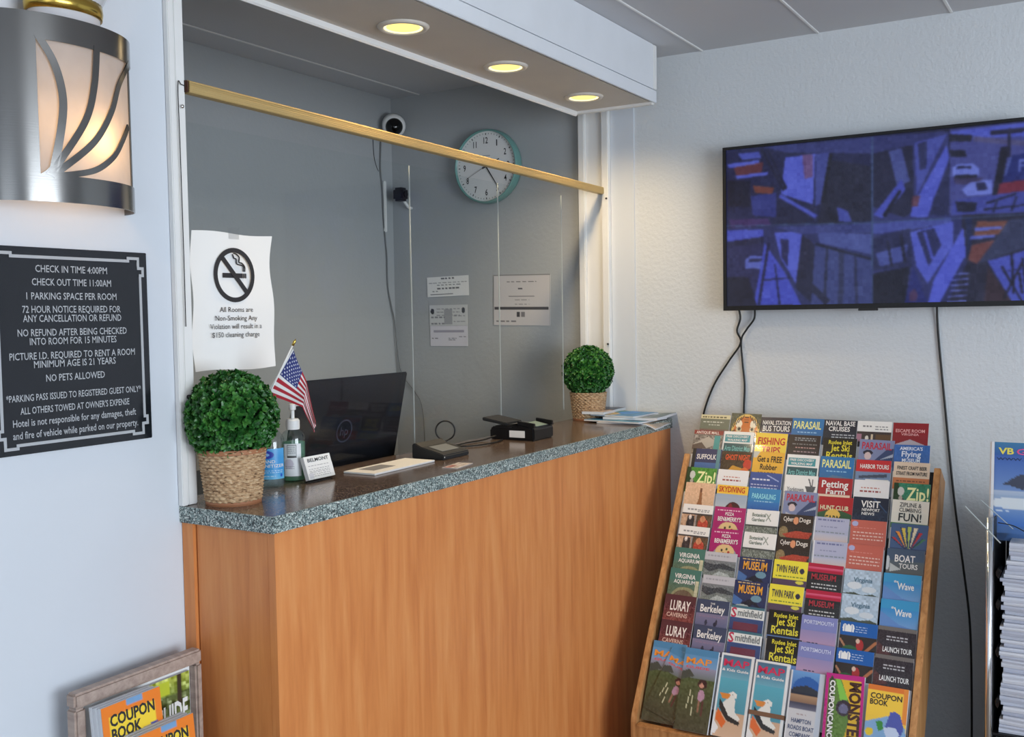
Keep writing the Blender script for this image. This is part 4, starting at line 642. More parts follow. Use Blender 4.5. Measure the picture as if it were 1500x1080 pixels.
CARD = [
  [(0.0011, 0.0131), (-0.0119, 0.0682), (-0.004, 0.1338), (-0.0098, 0.199), (-0.0043, 0.2508), (0.0011, 0.3249), (0.0016, 0.3958), (0.0025, 0.4676), (0.0016, 0.5296), (0.0016, 0.6163), (0.0046, 0.6943)],
  [(0.1025, -0.0007), (0.0885, 0.0683), (0.0933, 0.1401), (0.0928, 0.2004), (0.0999, 0.2522), (0.1042, 0.3252), (0.1062, 0.396), (0.1007, 0.4724), (0.1077, 0.5451), (0.1036, 0.6199), (0.1086, 0.6961)],
  [(0.2016, 0.016), (0.1945, 0.0679), (0.196, 0.1316), (0.1969, 0.2036), (0.2011, 0.2559), (0.2061, 0.3252), (0.2097, 0.3976), (0.2087, 0.4799), (0.2064, 0.5522), (0.2089, 0.6266), (0.2129, 0.6973)],
  [(0.2998, 0.0132), (0.2963, 0.0699), (0.3018, 0.1369), (0.3057, 0.2062), (0.3113, 0.2584), (0.31, 0.3334), (0.3108, 0.4068), (0.3129, 0.4744), (0.3113, 0.5495), (0.32, 0.6249), (0.3258, 0.7006)],
  [(0.3979, 0.0161), (0.4039, 0.0783), (0.4034, 0.1375), (0.4067, 0.2089), (0.415, 0.272), (0.4111, 0.3328), (0.4169, 0.4064), (0.4123, 0.4735), (0.4156, 0.5546), (0.4143, 0.6286), (0.4165, 0.7045)],
  [(0.4976, 0.0164), (0.5105, 0.0772), (0.5083, 0.1443), (0.5097, 0.2079), (0.514, 0.2616), (0.5146, 0.3326), (0.5137, 0.4066), (0.5151, 0.4819), (0.5163, 0.5536), (0.5219, 0.631), (0.5201, 0.7058)],
  [(0.6001, 0.0187), (0.6096, 0.0962), (0.6143, 0.1441), (0.6209, 0.2103), (0.6221, 0.261), (0.6256, 0.3335), (0.6222, 0.4092), (0.6205, 0.4813), (0.6209, 0.5555), (0.6216, 0.63), (0.6209, 0.7069)]]
_des = {}
body0 = MB().box(0, CW, -CHT, 0, -.0042, -.0003).build('brochure', M_page); body_mesh = body0.data; bpy.data.objects.remove(body0)
def instance(key, fn, W, V, o, ztext=.0007):
    if key not in _des:
        pic, texts = fn(); parts = [pic.mesh('cover', W, V, M_print, parent=o)]
        for rgb, ls in texts:
            parts.append(lettering([(t, a*W, b_*W, -v*V, h*V) for t, a, b_, v, h in ls], ink(rgb), o, ztext, 'title', .02))
        _des[key] = parts
    else:
        for p in _des[key]:
            c = p.copy(); COL.objects.link(c); c.parent = o
for c in range(7):
    for r in range(11):
        fn, lab = TAB[c][r]; a, b_ = CARD[c][r]; b_ = ROWB[r]*.35+b_*.65
        o = thing('brochure', lab, 'brochure', group='brochures in the rack pockets', mesh=body_mesh)
        o.matrix_world = cmat(a, b_, PHI, .0, R(random.uniform(-.7, .7)))
        instance(fn if r in (0,) or not lab.startswith('x') else fn, fn, CW, CV, o)
# ---- bottom row of tall booklets
BH = .2286
def D_beach(): return Pic(36, 78, (90, 100, 70)).grad(0, .22, (76, 140, 190), (120, 160, 200)).grad(.22, .36, (150, 150, 180), (110, 120, 120)).grad(.36, 1, (78, 92, 56), (70, 70, 52)).rect(0, .0, 1, .08, (76, 136, 180)).poly([(0, .3), (.2, .26), (.4, .34), (0, .4)], (70, 76, 70)).ell(.66, .42, .14, .06, (60, 34, 34)).ell(.64, .44, .06, .03, (206, 150, 130)).ell(.66, .56, .1, .07, (190, 150, 176)).rect(.6, .62, .66, .76, (150, 110, 90)).rect(.7, .62, .76, .8, (90, 50, 50)).line(.34, .52, .28, .72, .012, (216, 216, 180)).line(.42, .58, .44, .8, .012, (216, 216, 180)).noise(6, .36, 1, 2), [T((236, 150, 60), ("MAP", .08, .84, .19, .075)), T((220, 90, 90), ("GUIDE", .1, .8, .245, .03))]
def D_pelican(): return Pic(44, 92, (100, 170, 190)).grad(0, .3, (70, 100, 130), (110, 170, 190)).grad(.3, .7, (90, 170, 190), (80, 150, 170)).grad(.7, 1, (206, 170, 140), (216, 184, 156)).rect(0, 0, .05, 1, (226, 228, 228)).rect(.93, 0, 1, 1, (226, 228, 228)).rect(0, 0, 1, .03, (226, 228, 228)).bars([.31], (200, 90, 100), .1, .5, .008).ell(.5, .5, .13, .045, (236, 236, 230)).poly([(.44, .5), (.58, .5), (.62, .68), (.8, .76), (.7, .82), (.4, .76), (.2, .62)], (232, 232, 226)).poly([(.1, .48), (.46, .49), (.38, .545), (.2, .55)], (220, 140, 60)).poly([(.12, .55), (.22, .6), (.45, .74), (.82, .8), (.78, .84), (.4, .8), (.14, .66)], (40, 42, 44)).poly([(.1, .66), (.4, .82), (.3, .9), (.08, .8)], (226, 110, 50)).ell(.5, .49, .012, .01, (30, 30, 30)).poly([(0, .8), (.2, .9), (.1, .98), (0, .95)], (236, 236, 236)), [T((206, 50, 90), ("MAP", .10, .88, .155, .085)), T(WHT, ("& Kids Guide", .08, .88, .215, .032))]
def D_company(): return Pic(36, 78, (206, 206, 210)).grad(0, .3, (110, 160, 214), (60, 100, 160)).ell(.5, .22, .42, .16, (46, 96, 170)).rect(0, .22, 1, .28, (40, 46, 60)).poly([(.1, .2), (.5, .16), (.8, .2), (.9, .25), (.1, .25)], (50, 56, 66)).grad(.28, .36, (170, 140, 110), (140, 110, 90)).grad(.36, .44, (60, 60, 80), (110, 110, 130)).rect(.86, 0, 1, 1, (190, 200, 214)).rect(0, 0, .05, 1, (220, 222, 226)).bars([.5], (170, 150, 150), .3, .6, .008), [T((84, 96, 130), ("HAMPTON", .16, .74, .60, .05), ("ROADS BOAT", .08, .84, .68, .05), ("COMPANY", .14, .76, .76, .05))]
def D_monster(): return Pic(44, 92, (190, 40, 130)).rect(.08, .06, .92, .84, (222, 180, 50)).poly([(.08, .06), (.4, .06), (.62, .3), (.66, .5), (.5, .84), (.08, .84)], (96, 130, 60)).poly([(.26, .06), (.38, .06), (.6, .28), (.4, .3)], (130, 196, 80)).ell(.5, .38, .2, .09, (60, 50, 60)).ell(.5, .39, .12, .055, (110, 110, 140)).noise(10, .3, .84, 2, 0, .5).line(.16, .08, .16, .82, .05, (60, 70, 50)), []
def D_dolphin(): return Pic(40, 84, (240, 200, 70)).rect(0, 0, 1, .06, (220, 120, 50)).rect(.9, 0, 1, .45, (226, 140, 60)).grad(.55, 1, (90, 130, 190), (50, 90, 160)).poly([(.0, .48), (.6, .36), (1, .5), (1, .7), (0, .8)], (130, 170, 210)).poly([(.5, .5), (.6, .32), (.7, .3), (.84, .33), (.95, .5), (.8, .72), (.55, .9), (.6, .66)], (80, 90, 170)).poly([(.45, .52), (.75, .5), (.86, .58), (.7, .74), (.58, .92), (.56, .66)], (196, 210, 236)).poly([(.26, .46), (.42, .44), (.46, .54), (.34, .58)], (60, 140, 60)).ell(.12, .6, .1, .05, (226, 196, 50)), [T((40, 36, 40), ("COUPON", .08, .86, .17, .07), ("BOOK", .08, .52, .25, .07))]
def booklet(name, label, cat, fn, a, b_, W, t=.006, phi=R(27), n=0., roll=0., H=BH, zt=.0007):
    o = MB().box(0, W, -H, 0, -t, -.0003).build(name, M_page); tag(o, label, cat); o['group'] = 'booklets in the bottom row of the rack'
    o.matrix_world = cmat(a, b_, phi, n, roll); instance(('b', fn, round(W, 3)), fn, W, H, o, zt); return o
booklet('map_booklet', 'beach map booklet leaning at the lower left corner of the rack', 'booklet', D_beach, -.006, .764, .103, .004)
booklet('map_booklet', 'beach map booklet slipped askew between two straight ones in the bottom row', 'booklet', D_beach, .055, .777, .098, .002, n=.0032, roll=R(-17), H=.19)
booklet('map_booklet', 'beach map booklet second from the left in the bottom row', 'booklet', D_beach, .100, .772, .100, .010, n=.012)
booklet('kids_guide', 'pelican kids guide with a bare cover, bottom row', 'booklet', D_pelican, .206, .768, .095, .012, n=.002)
kg = booklet('kids_guide', 'pelican kids guide held by a brown rubber band, bottom row', 'booklet', D_pelican, .306, .772, .096, .014, n=.002)
bx('rubber_band', -.001, .097, -.150, -.138, -.0145, .0016, ink((120, 84, 56)), kg)
booklet('boat_booklet', 'boat company booklet with a blue sky photo, bottom row', 'booklet', D_company, .408, .784, .091, .008, n=.0)
mb_ = booklet('coupon_magazine', 'magenta coupon magazine with yellow monster lettering turned sideways, bottom row', 'booklet', D_monster, .503, .778, .100, .012, n=.006, roll=R(2))
VM = Matrix.Rotation(R(-90), 4, 'Z')
lettering([("MONSTER", .018, .178, .0, .030, 0, .04)], ink((70, 40, 30)), mb_, .0, 'title', M=Matrix.Translation((.064, -.0, .0008)) @ VM)
lettering([("COUPONCANO", .018, .17, .0, .014, 0, .04)], ink(WHT), mb_, .0, 'title', M=Matrix.Translation((.012, -.0, .0009)) @ VM)
cb2 = MB().box(0, .1, -.1, 0, -.006, -.0003).build('coupon_magazine', ink((190, 40, 130))); tag(cb2, 'magenta coupon magazine peeping up in front at the bottom edge', 'booklet'); cb2['group'] = 'booklets in the bottom row of the rack'
cb2.matrix_world = cmat(.512, .965, R(27), .016); lettering([("Coupon", .006, .094, -.026, .020, 0, .03)], ink(WHT), cb2, .0006, 'title')
booklet('coupon_book', 'thick coupon book with a blue dolphin, right end of the bottom row', 'coupon book', D_dolphin, .615, .790, .101, .020, n=.010, H=.20)
M = Matrix.Translation(-rk.location) @ cmat(0, .78, R(27), .024)
mobj('pocket_front', [M @ Vector(p) for p in ((-.010, -.09, 0), (.722, -.09, 0), (.722, -.215, 0), (-.010, -.215, 0))], [(0, 3, 2, 1)], M_pocket, rk)

# ================================================================== NEWSPAPER STAND at the right edge
st = thing('newspaper_stand', 'chrome newspaper stand at the right edge of the photo', 'newspaper stand', (-.40, -1.55, 0))
def sb(name, x0, x1, y0, y1, z0, z1, m, **k): return bx(name, x0+.40, x1+.40, y0+1.55, y1+1.55, z0, z1, m, st, **k)
for y in (-1.296, -1.80):
    MB().tube([(-.115, y+1.55, .002), (-.112, y+1.55, .5), (-.108, y+1.55, .94)], .0085, 14).build('post', M_chrome, st, smooth=True)
    sb('side_panel', -.488, -.19, y-.006*(1 if y > -1.5 else -1)-.002, y-.006*(1 if y > -1.5 else -1)+.002, .05, .93, M_black_soft)  # solid side added so the stand blocks low window light
sb('light_block_back', -.19, -.185, -1.79, -1.306, .05, .93, M_black_soft)  # closed back, added to keep low light off the wall
sb('shelf', -.5, -.1905, -1.792, -1.304, .385, .391, M_black)
sb('shelf', -.5, -.1905, -1.792, -1.304, .05, .058, M_black)
z = .392; k = 0
while z < .872:
    t = random.uniform(.009, .014); y0 = -1.318-random.uniform(0, .012)-(.0 if z < .8 else .012); x0 = -.492+random.uniform(-.006, .006)
    np_ = MB()
    sag = lambda y: -.002*math.sin((y+1.3)*9)
    pr = [(x0, z), (x0-.002, z+t*.5), (x0, z+t-.0008), (x0+.27, z+t-.0008), (x0+.27, z)]
    n = 9; vs = []; fs = []
    for i in range(n):
        y = y0-i*.055; w_ = .003*math.sin(i*1.1+k)
        vs += [(x+w_ if j < 3 else x, y, zz+0) for j, (x, zz) in enumerate(pr)]
    for i in range(n-1):
        for j in range(5): fs.append((i*5+j, i*5+(j+1) % 5, (i+1)*5+(j+1) % 5, (i+1)*5+j))
    fs += [(0, 1, 2, 3, 4), tuple(range((n-1)*5+4, (n-1)*5-1, -1))]
    o = np_.add(vs, fs).build('newspaper', plain('newsprint_a', (196, 200, 212), .85) if k == 0 else (M_news[k % 3]))
    if k == 0: M_news = [o.data.materials[0], plain('newsprint_b', (182, 186, 200), .85), plain('newsprint_c', (206, 208, 216), .85)]
    tag(o, 'folded newspaper in the tall white pile on the chrome stand', 'newspaper', 'folded newspapers piled on the chrome stand')
    z += t; k += 1
ZN = z
for i, zz in enumerate((.47, .60, .72, .80)):
    pts = [(-.494, -1.309, zz), (-.50, -1.314, zz+.012), (-.496, -1.322, zz+.004), (-.499, -1.316, zz-.016), (-.493, -1.31, zz-.01)]
    MB().add([p for p in pts]+[(p[0]+.05, p[1], p[2]) for p in pts], [(0, 1, 2, 3, 4), (9, 8, 7, 6, 5)]+[(j, 5+j, 5+(j+1) % 5, (j+1) % 5) for j in range(5)]).build('bracket_tab', M_black, None)
    bpy.data.objects[-1] if False else None
for o in [o for o in COL.objects if o.name.startswith('bracket_tab')]:
    o.parent = st; o.location = -st.location
# dining guide below
dg = thing('dining_guide', 'white dining guide with a yellow panel below the newspaper pile', 'booklet', (-.5, -1.312, .375), (0, R(-8), 0))
bx('pages', .0006, .012, -.21, 0, -.28, 0, M_page, dg)
Pic(40, 50, (206, 218, 228)).rect(.28, 0, 1, .5, (238, 206, 70)).rect(0, 0, 1, .02, (60, 60, 70)).mesh('cover', .21, .28, M_print, lambda x, y: (0, -x, y), dg)
lettering([("Dining", .022, .075, -.030, .016), ("Attractions", .022, .10, -.050, .014), ("Shopping", .022, .085, -.070, .014)], M_ink, dg, .0008, 'title', M=MR)
# guide in the acrylic holder on top
vb = thing('visitor_guide', 'glossy visitor guide with two dolphins standing above the newspapers', 'booklet', (-.40, -1.284, 1.117), (0, R(7), 0))
bx('pages', .0006, .012, -.225, -.004, -.25, 0, M_page, vb)
vp = Pic(60, 70, (70, 110, 170)).grad(0, .14, (60, 120, 160), (50, 90, 160)).grad(.14, .5, (60, 96, 170), (110, 140, 190)).grad(.5, .85, (170, 184, 204), (60, 110, 190)).ell(.3, .62, .3, .06, (216, 222, 228)).ell(.75, .68, .2, .05, (200, 208, 216)).poly([(.12, .44), (.3, .33), (.5, .31), (.55, .27), (.58, .32), (.8, .34), (.95, .48), (.8, .42), (.6, .40), (.45, .42), (.35, .48), (.22, .44)], (60, 66, 84)).poly([(.5, .5), (.7, .38), (.9, .38), (1, .45), (1, .52), (.8, .46), (.6, .52)], (86, 92, 108)).rect(0, 0, .045, 1, (226, 226, 228)).ell(.86, .78, .2, .08, (190, 110, 90)).bars([.58, .62, .66, .7], (210, 222, 236), .07, .2, .006)
vp.mesh('cover', .225, .25, M_print, lambda x, y: (.0 if x > .012 else (.012-x)*.4, -x, y), vb)
lettering([("VB", .020, .056, -.030, .016, 0, .03)], ink((226, 214, 90)), vb, .0008, 'title', M=MR)
lettering([("GUIDE", .062, .16, -.030, .015, 0, .02)], ink((210, 80, 140)), vb, .0008, 'title', M=MR)
lettering([("WWW.VISITORGUIDE", .016, .20, -.046, .007)], ink((30, 50, 90)), vb, .0008, 'title', M=MR)
b = MB(); b.box(-.12+.0, -.118, -.03, .265, .885, 1.0); b.box(-.118, -.03, -.03, .265, .885, .888)
b.v = [(x, y, z_) for x, y, z_ in b.v]; b.build('guide_holder', M_acrylic, st)
fl = MB(); fa, fb = Vector((-.16, .305, .972)), Vector((-.16, .225, .888))
fl.add([fa, fb, fb+Vector((.09, -.02, .02)), fa+Vector((.05, -.03, .01))], [(0, 1, 2, 3)]).build('holder_flap', M_acrylic, st)
MB().tube([fa, fb], .0016, 6).build('flap_edge', M_edgeclear, st); MB().tube([fa+Vector((.05, -.03, .01)), fb+Vector((.09, -.02, .02))], .0012, 6).build('flap_edge', M_edgeclear, st)
MB().tube(spline([(-.118, .235, .93), (-.1185, .20, .925), (-.1185, .15, .905), (-.1185, .05, .90)]), .0014, 6).build('holder_cord', M_cord, st, smooth=True)

# ================================================================== PLANTS
M_leaf = node_mat('boxwood_leaf', (.03, .12, .03), .38); _n = tex(M_leaf, 'Noise', 55, Detail=3); ramp(M_leaf, _n.outputs[0], [(.3, lin((22, 62, 24))), (.5, lin((44, 104, 40))), (.72, lin((92, 150, 66)))])
M_straw = node_mat('woven_seagrass', (.4, .3, .2), .7); _n = tex(M_straw, 'Noise', 90, stretch=(1, 1, 2.5), Detail=4, Roughness=.7); ramp(M_straw, _n.outputs[0], [(.34, lin((84, 58, 36))), (.45, lin((176, 140, 102))), (.6, lin((206, 176, 138))), (.75, lin((232, 210, 176)))])
M_terra = plain('terracotta_rim', (168, 112, 76), .55)
def ball(rb, nros, size):
    V = []; F = []
    g = (1+5**.5)/2
    for i in range(nros):
        z = 1-2*(i+.5)/nros; th = 2*PI*i/g; rr = math.sqrt(1-z*z)
        d = Vector((rr*math.cos(th), rr*math.sin(th), z)); d = (d+Vector([random.gauss(0, .05) for _ in range(3)])).normalized()
        c = d*rb*random.uniform(.84, .98); t1 = d.orthogonal().normalized(); t2 = d.cross(t1); a0 = random.uniform(0, PI)
        for k in range(5):
            a = a0+k*2*PI/5+random.uniform(-.3, .3); spread = random.uniform(.35, 1.0); o_ = (t1*math.cos(a)+t2*math.sin(a))
            dirv = (d*(1.05-spread*.6)+o_*spread).normalized(); side = dirv.cross(d+o_*.1).normalized(); nn = side.cross(dirv)
            L_ = size*random.uniform(.75, 1.15); w = L_*.36; n = len(V)
            V += [c, c+dirv*L_*.45+side*w+nn*w*.35, c+dirv*L_*.85+side*w*.6+nn*w*.2, c+dirv*L_, c+dirv*L_*.85-side*w*.6+nn*w*.2, c+dirv*L_*.45-side*w+nn*w*.35, c+dirv*L_*.5]
            F += [(n, n+1, n+6), (n+1, n+2, n+3, n+6), (n+6, n+3, n+4, n+5), (n, n+6, n+5)]
    return V, F
def basket(r0, r1, h, rows, per):
    V = []; F = []; nz = rows*6; na = per*6
    for j in range(nz+1):
        zf = j/nz; row = int(min(rows-1, zf*rows)); ph = zf*rows-row; lane = math.sin(PI*ph)**.7
        for i in range(na):
            a = 2*PI*i/na; tw = .5+.5*math.sin(per*a+PI*row+ph*2.4)
            r = r0+(r1-r0)*zf+.0062*lane*(.25+.75*tw)+.0006*math.sin(i*7.3+j*3.1)
            V.append((r*math.cos(a), r*math.sin(a), zf*h))
    for j in range(nz):
        for i in range(na): F.append((j*na+i, j*na+(i+1) % na, (j+1)*na+(i+1) % na, (j+1)*na+i))
    return V, F
def topiary(label, x, y, r0, r1, h, rb, zb, rim, size):
    t = thing('topiary_plant', label, 'plant', (x, y, Z_T))
    V, F = basket(r0, r1, h-.008, 16, 26); o = mobj('woven_basket', V, F, M_straw, t, 'stuff', True); o.location.z = .006
    MB().lathe([(.0001, 0), (r0+.0035, 0), (r0+.0045, .004), (r0+.003, .008), (.0001, .008)], 48).build('saucer', M_terra, t, smooth=False)
    if rim: MB().lathe([(r1-.004, h-.008), (r1+.004, h-.009), (r1+.005, h), (r1-.004, h+.001)], 48, closed=True).build('rim', M_terra, t, auto=True)
    MB().lathe([(.0001, h-.012), (r1-.004, h-.012), (r1-.004, h-.016), (.0001, h-.016)], 32).build('soil', M_dark, t)
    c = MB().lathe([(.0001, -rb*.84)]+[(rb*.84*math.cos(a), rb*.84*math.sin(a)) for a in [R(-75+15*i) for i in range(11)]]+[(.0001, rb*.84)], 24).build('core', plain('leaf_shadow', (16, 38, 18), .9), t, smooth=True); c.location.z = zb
    V, F = ball(rb, 1500, size); o = mobj('foliage', V, F, M_leaf, t, 'stuff'); o.location.z = zb
    return t
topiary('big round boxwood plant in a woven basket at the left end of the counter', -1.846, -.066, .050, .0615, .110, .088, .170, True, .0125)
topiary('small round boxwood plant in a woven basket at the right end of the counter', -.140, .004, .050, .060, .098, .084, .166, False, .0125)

# ---- flag in the big plant
P0, P1, P2_, P3, P4, P5, TIP, BT = map(Vector, ((-1.713, -.110, 1.401), (-1.745, -.065, 1.308), (-1.702, -.134, 1.332), (-1.709, -.129, 1.280), (-1.696, -.153, 1.249), (-1.700, -.148, 1.227), (-1.710, -.113, 1.417), (-1.762, -.055, 1.262)))
fg = thing('small_flag', 'small American flag on a stick standing in the big plant', 'flag', BT)
MB().tube([(0, 0, 0), (TIP-BT)*.96], .0016, 8).build('stick', M_paper, fg, smooth=True)
MB().lathe([(.0001, 0), (.0030, .001), (.0026, .006), (.0036, .009), (.0012, .014), (.0001, .017)], 12, Matrix.Translation((TIP-BT)*.93) @ (TIP-BT).to_track_quat('Z', 'Y').to_matrix().to_4x4()).build('finial', M_brass_s, fg, smooth=True)
fp = Pic(110, 78, (236, 234, 232))
for k in range(0, 13, 2): fp.rect(0, k/13, 1, (k+1)/13, (178, 30, 48))
fp.rect(0, 0, .4, 7/13, (44, 54, 120))
for r_ in range(9):
    for c_ in range(6 if r_ % 2 == 0 else 5): fp.ell(.06+(c_+.5*(r_ % 2))*.062, .035+r_*.0585, .012, .014, (232, 234, 240))
fp.rect(0, 0, .035, 1, (232, 232, 232))
vdir = -fw
def fmap(x, y):
    u = x; v = -y
    if u < .6: s_ = u/.6; p = P0.lerp(P1, v).lerp(P2_.lerp(P3, v), s_)
    else: s_ = (u-.6)/.4; p = P2_.lerp(P3, v).lerp(P4.lerp(P5, v), s_)
    dpt = .004*math.sin(u*9+v*2)+(.006*math.sin(v*11+1)*max(0, u-.55)/.45)
    drop = .003*math.sin(PI*min(1, u/.6))
    return p-BT+vdir*dpt+Vector((0, 0, -drop*(1-v)*.6))
fc = fp.mesh('cloth', 1, 1, col_mat('flag_cloth', .7), fmap, fg)

# ================================================================== THINGS ON THE COUNTER
def cyl_patch(pic, name, r, sy, h, a0, a1, z0, m, parent):
    return pic.mesh(name, 1, 1, m, lambda x, y: (r*math.cos(a0+(a1-a0)*x), sy*r*math.sin(a0+(a1-a0)*x), z0+h*(1+y)), parent)
def cyl_text(lines, r, sy, h, a0, a1, z0, m, parent, name='lettering'):
    b = letter_mb(lines, .01); b.v = [(r*math.cos(a0+(a1-a0)*x), sy*r*math.sin(a0+(a1-a0)*x), z0+h*(1+y)) for x, y, _ in b.v]
    return mobj(name, b.v, b.f, m, parent)
M_bottle = clear('bottle_clear', (.86, .92, .94), .10); M_green = clear('green_gel', (.62, .86, .76), .05); M_bluegel = clear('pale_gel', (.80, .90, .95), .05)
for m_, c_, f_ in ((M_green, (.30, .62, .48), .42), (M_bluegel, (.6, .75, .8), .25)):   # a little cloudiness in the gels
    nt = m_.node_tree; out = [n for n in nt.nodes if n.type == 'OUTPUT_MATERIAL'][0]; src = out.inputs[0].links[0].from_socket
    a_ = nt.nodes.new('ShaderNodeBsdfTranslucent'); d_ = nt.nodes.new('ShaderNodeBsdfDiffuse'); m1 = nt.nodes.new('ShaderNodeMixShader'); m2 = nt.nodes.new('ShaderNodeMixShader')
    a_.inputs[0].default_value = (*c_, 1); d_.inputs[0].default_value = (*c_, 1); m2.inputs[0].default_value = f_
    nt.links.new(a_.outputs[0], m1.inputs[1]); nt.links.new(d_.outputs[0], m1.inputs[2]); nt.links.new(src, m2.inputs[1]); nt.links.new(m1.outputs[0], m2.inputs[2]); nt.links.new(m2.outputs[0], out.inputs[0])
s1 = thing('sanitizer_bottle', 'hand sanitizer bottle with a bright blue label behind the big basket', 'bottle', (-1.668, .003, Z_T), (0, 0, R(-135)))
prof = [(.0001, .001), (.022, .001), (.026, .004), (.027, .010), (.027, .092), (.0262, .102), (.022, .113), (.015, .121), (.011, .125)]
MB().lathe(prof, 36, sy=1.04).build('bottle_body', M_bottle, s1, smooth=True)
MB().lathe([(.0001, .003), (.0245, .004), (.0252, .08), (.0001, .081)], 30, sy=1.02).build('gel', M_bluegel, s1, smooth=True)
MB().lathe([(.0115, .124), (.0118, .140), (.0001, .141)], 24).build('cap', M_white, s1, smooth=False)
lb = Pic(50, 50, (66, 156, 220)).grad(0, .3, (92, 172, 226), (66, 156, 220)).grad(.8, 1, (70, 160, 220), (110, 190, 230)).ell(.34, .2, .24, .13, (44, 64, 170)).ell(.3, .2, .12, .05, (140, 190, 240)).bars([.72, .78], (190, 224, 244), .2, .9, .012).bars([.9], (210, 232, 244), .1, .6, .01).ell(.85, .88, .05, .05, (30, 80, 190))
cyl_patch(lb, 'label', .0276, 1.04, .066, R(-62), R(62), .019, M_print, s1)
cyl_text([("HAND", .1, .62, -.47, .10), ("SANITIZER", .02, .98, -.61, .10)], .0280, 1.04, .066, R(-60), R(60), .019, M_paper, s1)
s2 = thing('pump_bottle', 'green gel pump bottle with a white pump beside the blue labelled bottle', 'bottle', (-1.590, .012, Z_T), (0, 0, R(-135)))
MB().lathe([(.0001, .001), (.022, .001), (.0255, .004), (.0262, .010), (.0262, .092), (.0255, .102), (.021, .110), (.014, .115), (.0135, .118)], 36, sy=1.04).build('bottle_body', M_bottle, s2, smooth=True)
MB().lathe([(.0001, .003), (.0238, .004), (.0246, .088), (.0001, .089)], 30, sy=1.02).build('gel', M_green, s2, smooth=True)
MB().lathe([(.0145, .116), (.0152, .120), (.0152, .136), (.0128, .138), (.0128, .1395), (.0001, .140)], 28).build('pump_collar', M_white, s2, auto=True)
MB().lathe([(.0042, .139), (.0042, .158), (.0075, .160), (.0082, .172), (.0001, .174)], 20).build('pump_stem', M_white, s2, auto=True)
hd = MB(); hd.tube([(-.006, 0, .1695), (.012, 0, .1715), (.030, 0, .1705)], [.0045, .0040, .0030], 10); hd.build('pump_nozzle', M_white, s2, smooth=True).rotation_euler = (0, 0, R(76))
lp = Pic(36, 50, (226, 228, 228)).rect(.2, .03, .74, .38, (60, 66, 66)).rect(.23, .05, .71, .36, (206, 210, 210)).bars([.1, .16, .22, .28], (120, 124, 126), .26, .68, .012).rect(.2, .4, .74, .42, (60, 60, 60)).ell(.3, .62, .26, .16, (196, 190, 200)).bars([.7, .76], (130, 130, 136), .1, .6, .012)
cyl_patch(lp, 'label', .0268, 1.04, .072, R(-50), R(34), .014, M_print, s2)
# business cards
cbx = thing('card_holder', 'clear holder of white business cards in front of the laptop', 'card holder', (-1.609, -.052, Z_T))
bx('base', 0, .095, -.002, .03, .0005, .003, M_acrylic, cbx); bx('front_lip', 0, .095, -.004, -.002, .0005, .016, M_acrylic, cbx)
TB = Matrix.Translation((0, .003, .004)) @ Matrix.Rotation(R(-18), 4, 'X')
MB().box(0, .095, .012, .014, 0, .066, TB).build('back', M_acrylic, cbx); MB().box(.094, .1, .0, .028, .0, .012, TB).build('side_wing', M_acrylic, cbx)
b = MB(); b.box(.003, .089, .001, .011, .004, .056, TB)
bs = b.build('business_card', M_paper); bs.location = cbx.location; tag(bs, 'stack of white business cards standing in the clear holder', 'business cards')
BM = TB @ Matrix.Translation((.003, .001, .056)) @ MW
lettering([("BELMONT", .010, .078, -.013, .008, 0, .01)], M_ink, bs, .0006, M=BM)
qp = Pic(60, 30, WHT).bars([.08, .3, .42, .54, .66, .8], (120, 120, 128), .1, .85, .03).rect(.05, .6, .2, .95, (206, 206, 212)).mesh('small_print', .086, .032, M_print, None, bs); qp.matrix_local = TB @ Matrix.Translation((.003, .0004, .036)) @ MW
# laptop
lpt = thing('laptop', 'black laptop seen from behind its lid through the clear panel', 'laptop', (-1.305, .118, 1.0605))
bx('base', -.215, .215, .0, .235, .003, .020, M_black, lpt, bevel=.004)
for a in (-.19, .19):
    for c in (.02, .21): MB().lathe([(.0001, 0), (.008, 0), (.008, .0032), (.0001, .0032)], 10, Matrix.Translation((a, c, 0))).build('foot', M_black, lpt)
bx('palm_keys', -.18, .18, .03, .13, .0200, .0215, M_black_soft, lpt)
LA = Matrix.Translation((0, .002, .018)) @ Matrix.Rotation(R(12.4), 4, 'X')
M_lid = plain('laptop_lid', (27, 29, 34), .22)
MB().box(-.215, .215, -.004, .003, .0, .244, LA).build('lid', M_lid, lpt, bevel=.003)
MB().box(-.205, .205, .0031, .0036, .008, .244-.01, LA).build('display', M_signb, lpt)
lg = MB(); lg.lathe([(.026, -.0002), (.030, -.0002), (.030, .0003), (.026, .0003)], 40, Matrix.Translation((-.015, -.0044, .105)) @ Matrix.Rotation(R(90), 4, 'X'), closed=True)
lg.v = [tuple(LA @ Vector(p)) for p in lg.v]; lg.build('logo_ring', ink((52, 56, 70)), lpt)
lettering([("hp", -.030, .0, .094, .022, 0, .01)], ink((52, 56, 70)), lpt, .0046, 'logo', M=LA @ MW)
# sheets
ps = thing('white_tablet', 'thin white pad with a grey panel lying in front of the laptop', 'pad', (-1.335, -.062, Z_T+.0005), (0, 0, R(1)))
bx('body', -.122, .122, -.046, .046, 0, .0045, M_paper, ps, bevel=.001)
bx('grey_panel', -.085, .0, -.015, .030, .0046, .0050, ink((150, 150, 154)), ps)
sm = thing('printed_card', 'small pink and white printed card at the front edge of the counter', 'card', (-1.245, -.196, Z_T+.0004), (0, 0, R(8)))
Pic(30, 20, (214, 204, 198)).rect(.0, .1, .5, .5, (176, 120, 110)).noise(16).bars([.7], (120, 90, 84), .1, .9, .04).mesh('print', .088, .040, M_print, lambda x, y: (x-.044, y+.020, .0012), sm); bx('card', -.044, .044, -.020, .020, 0, .001, M_paper, sm)
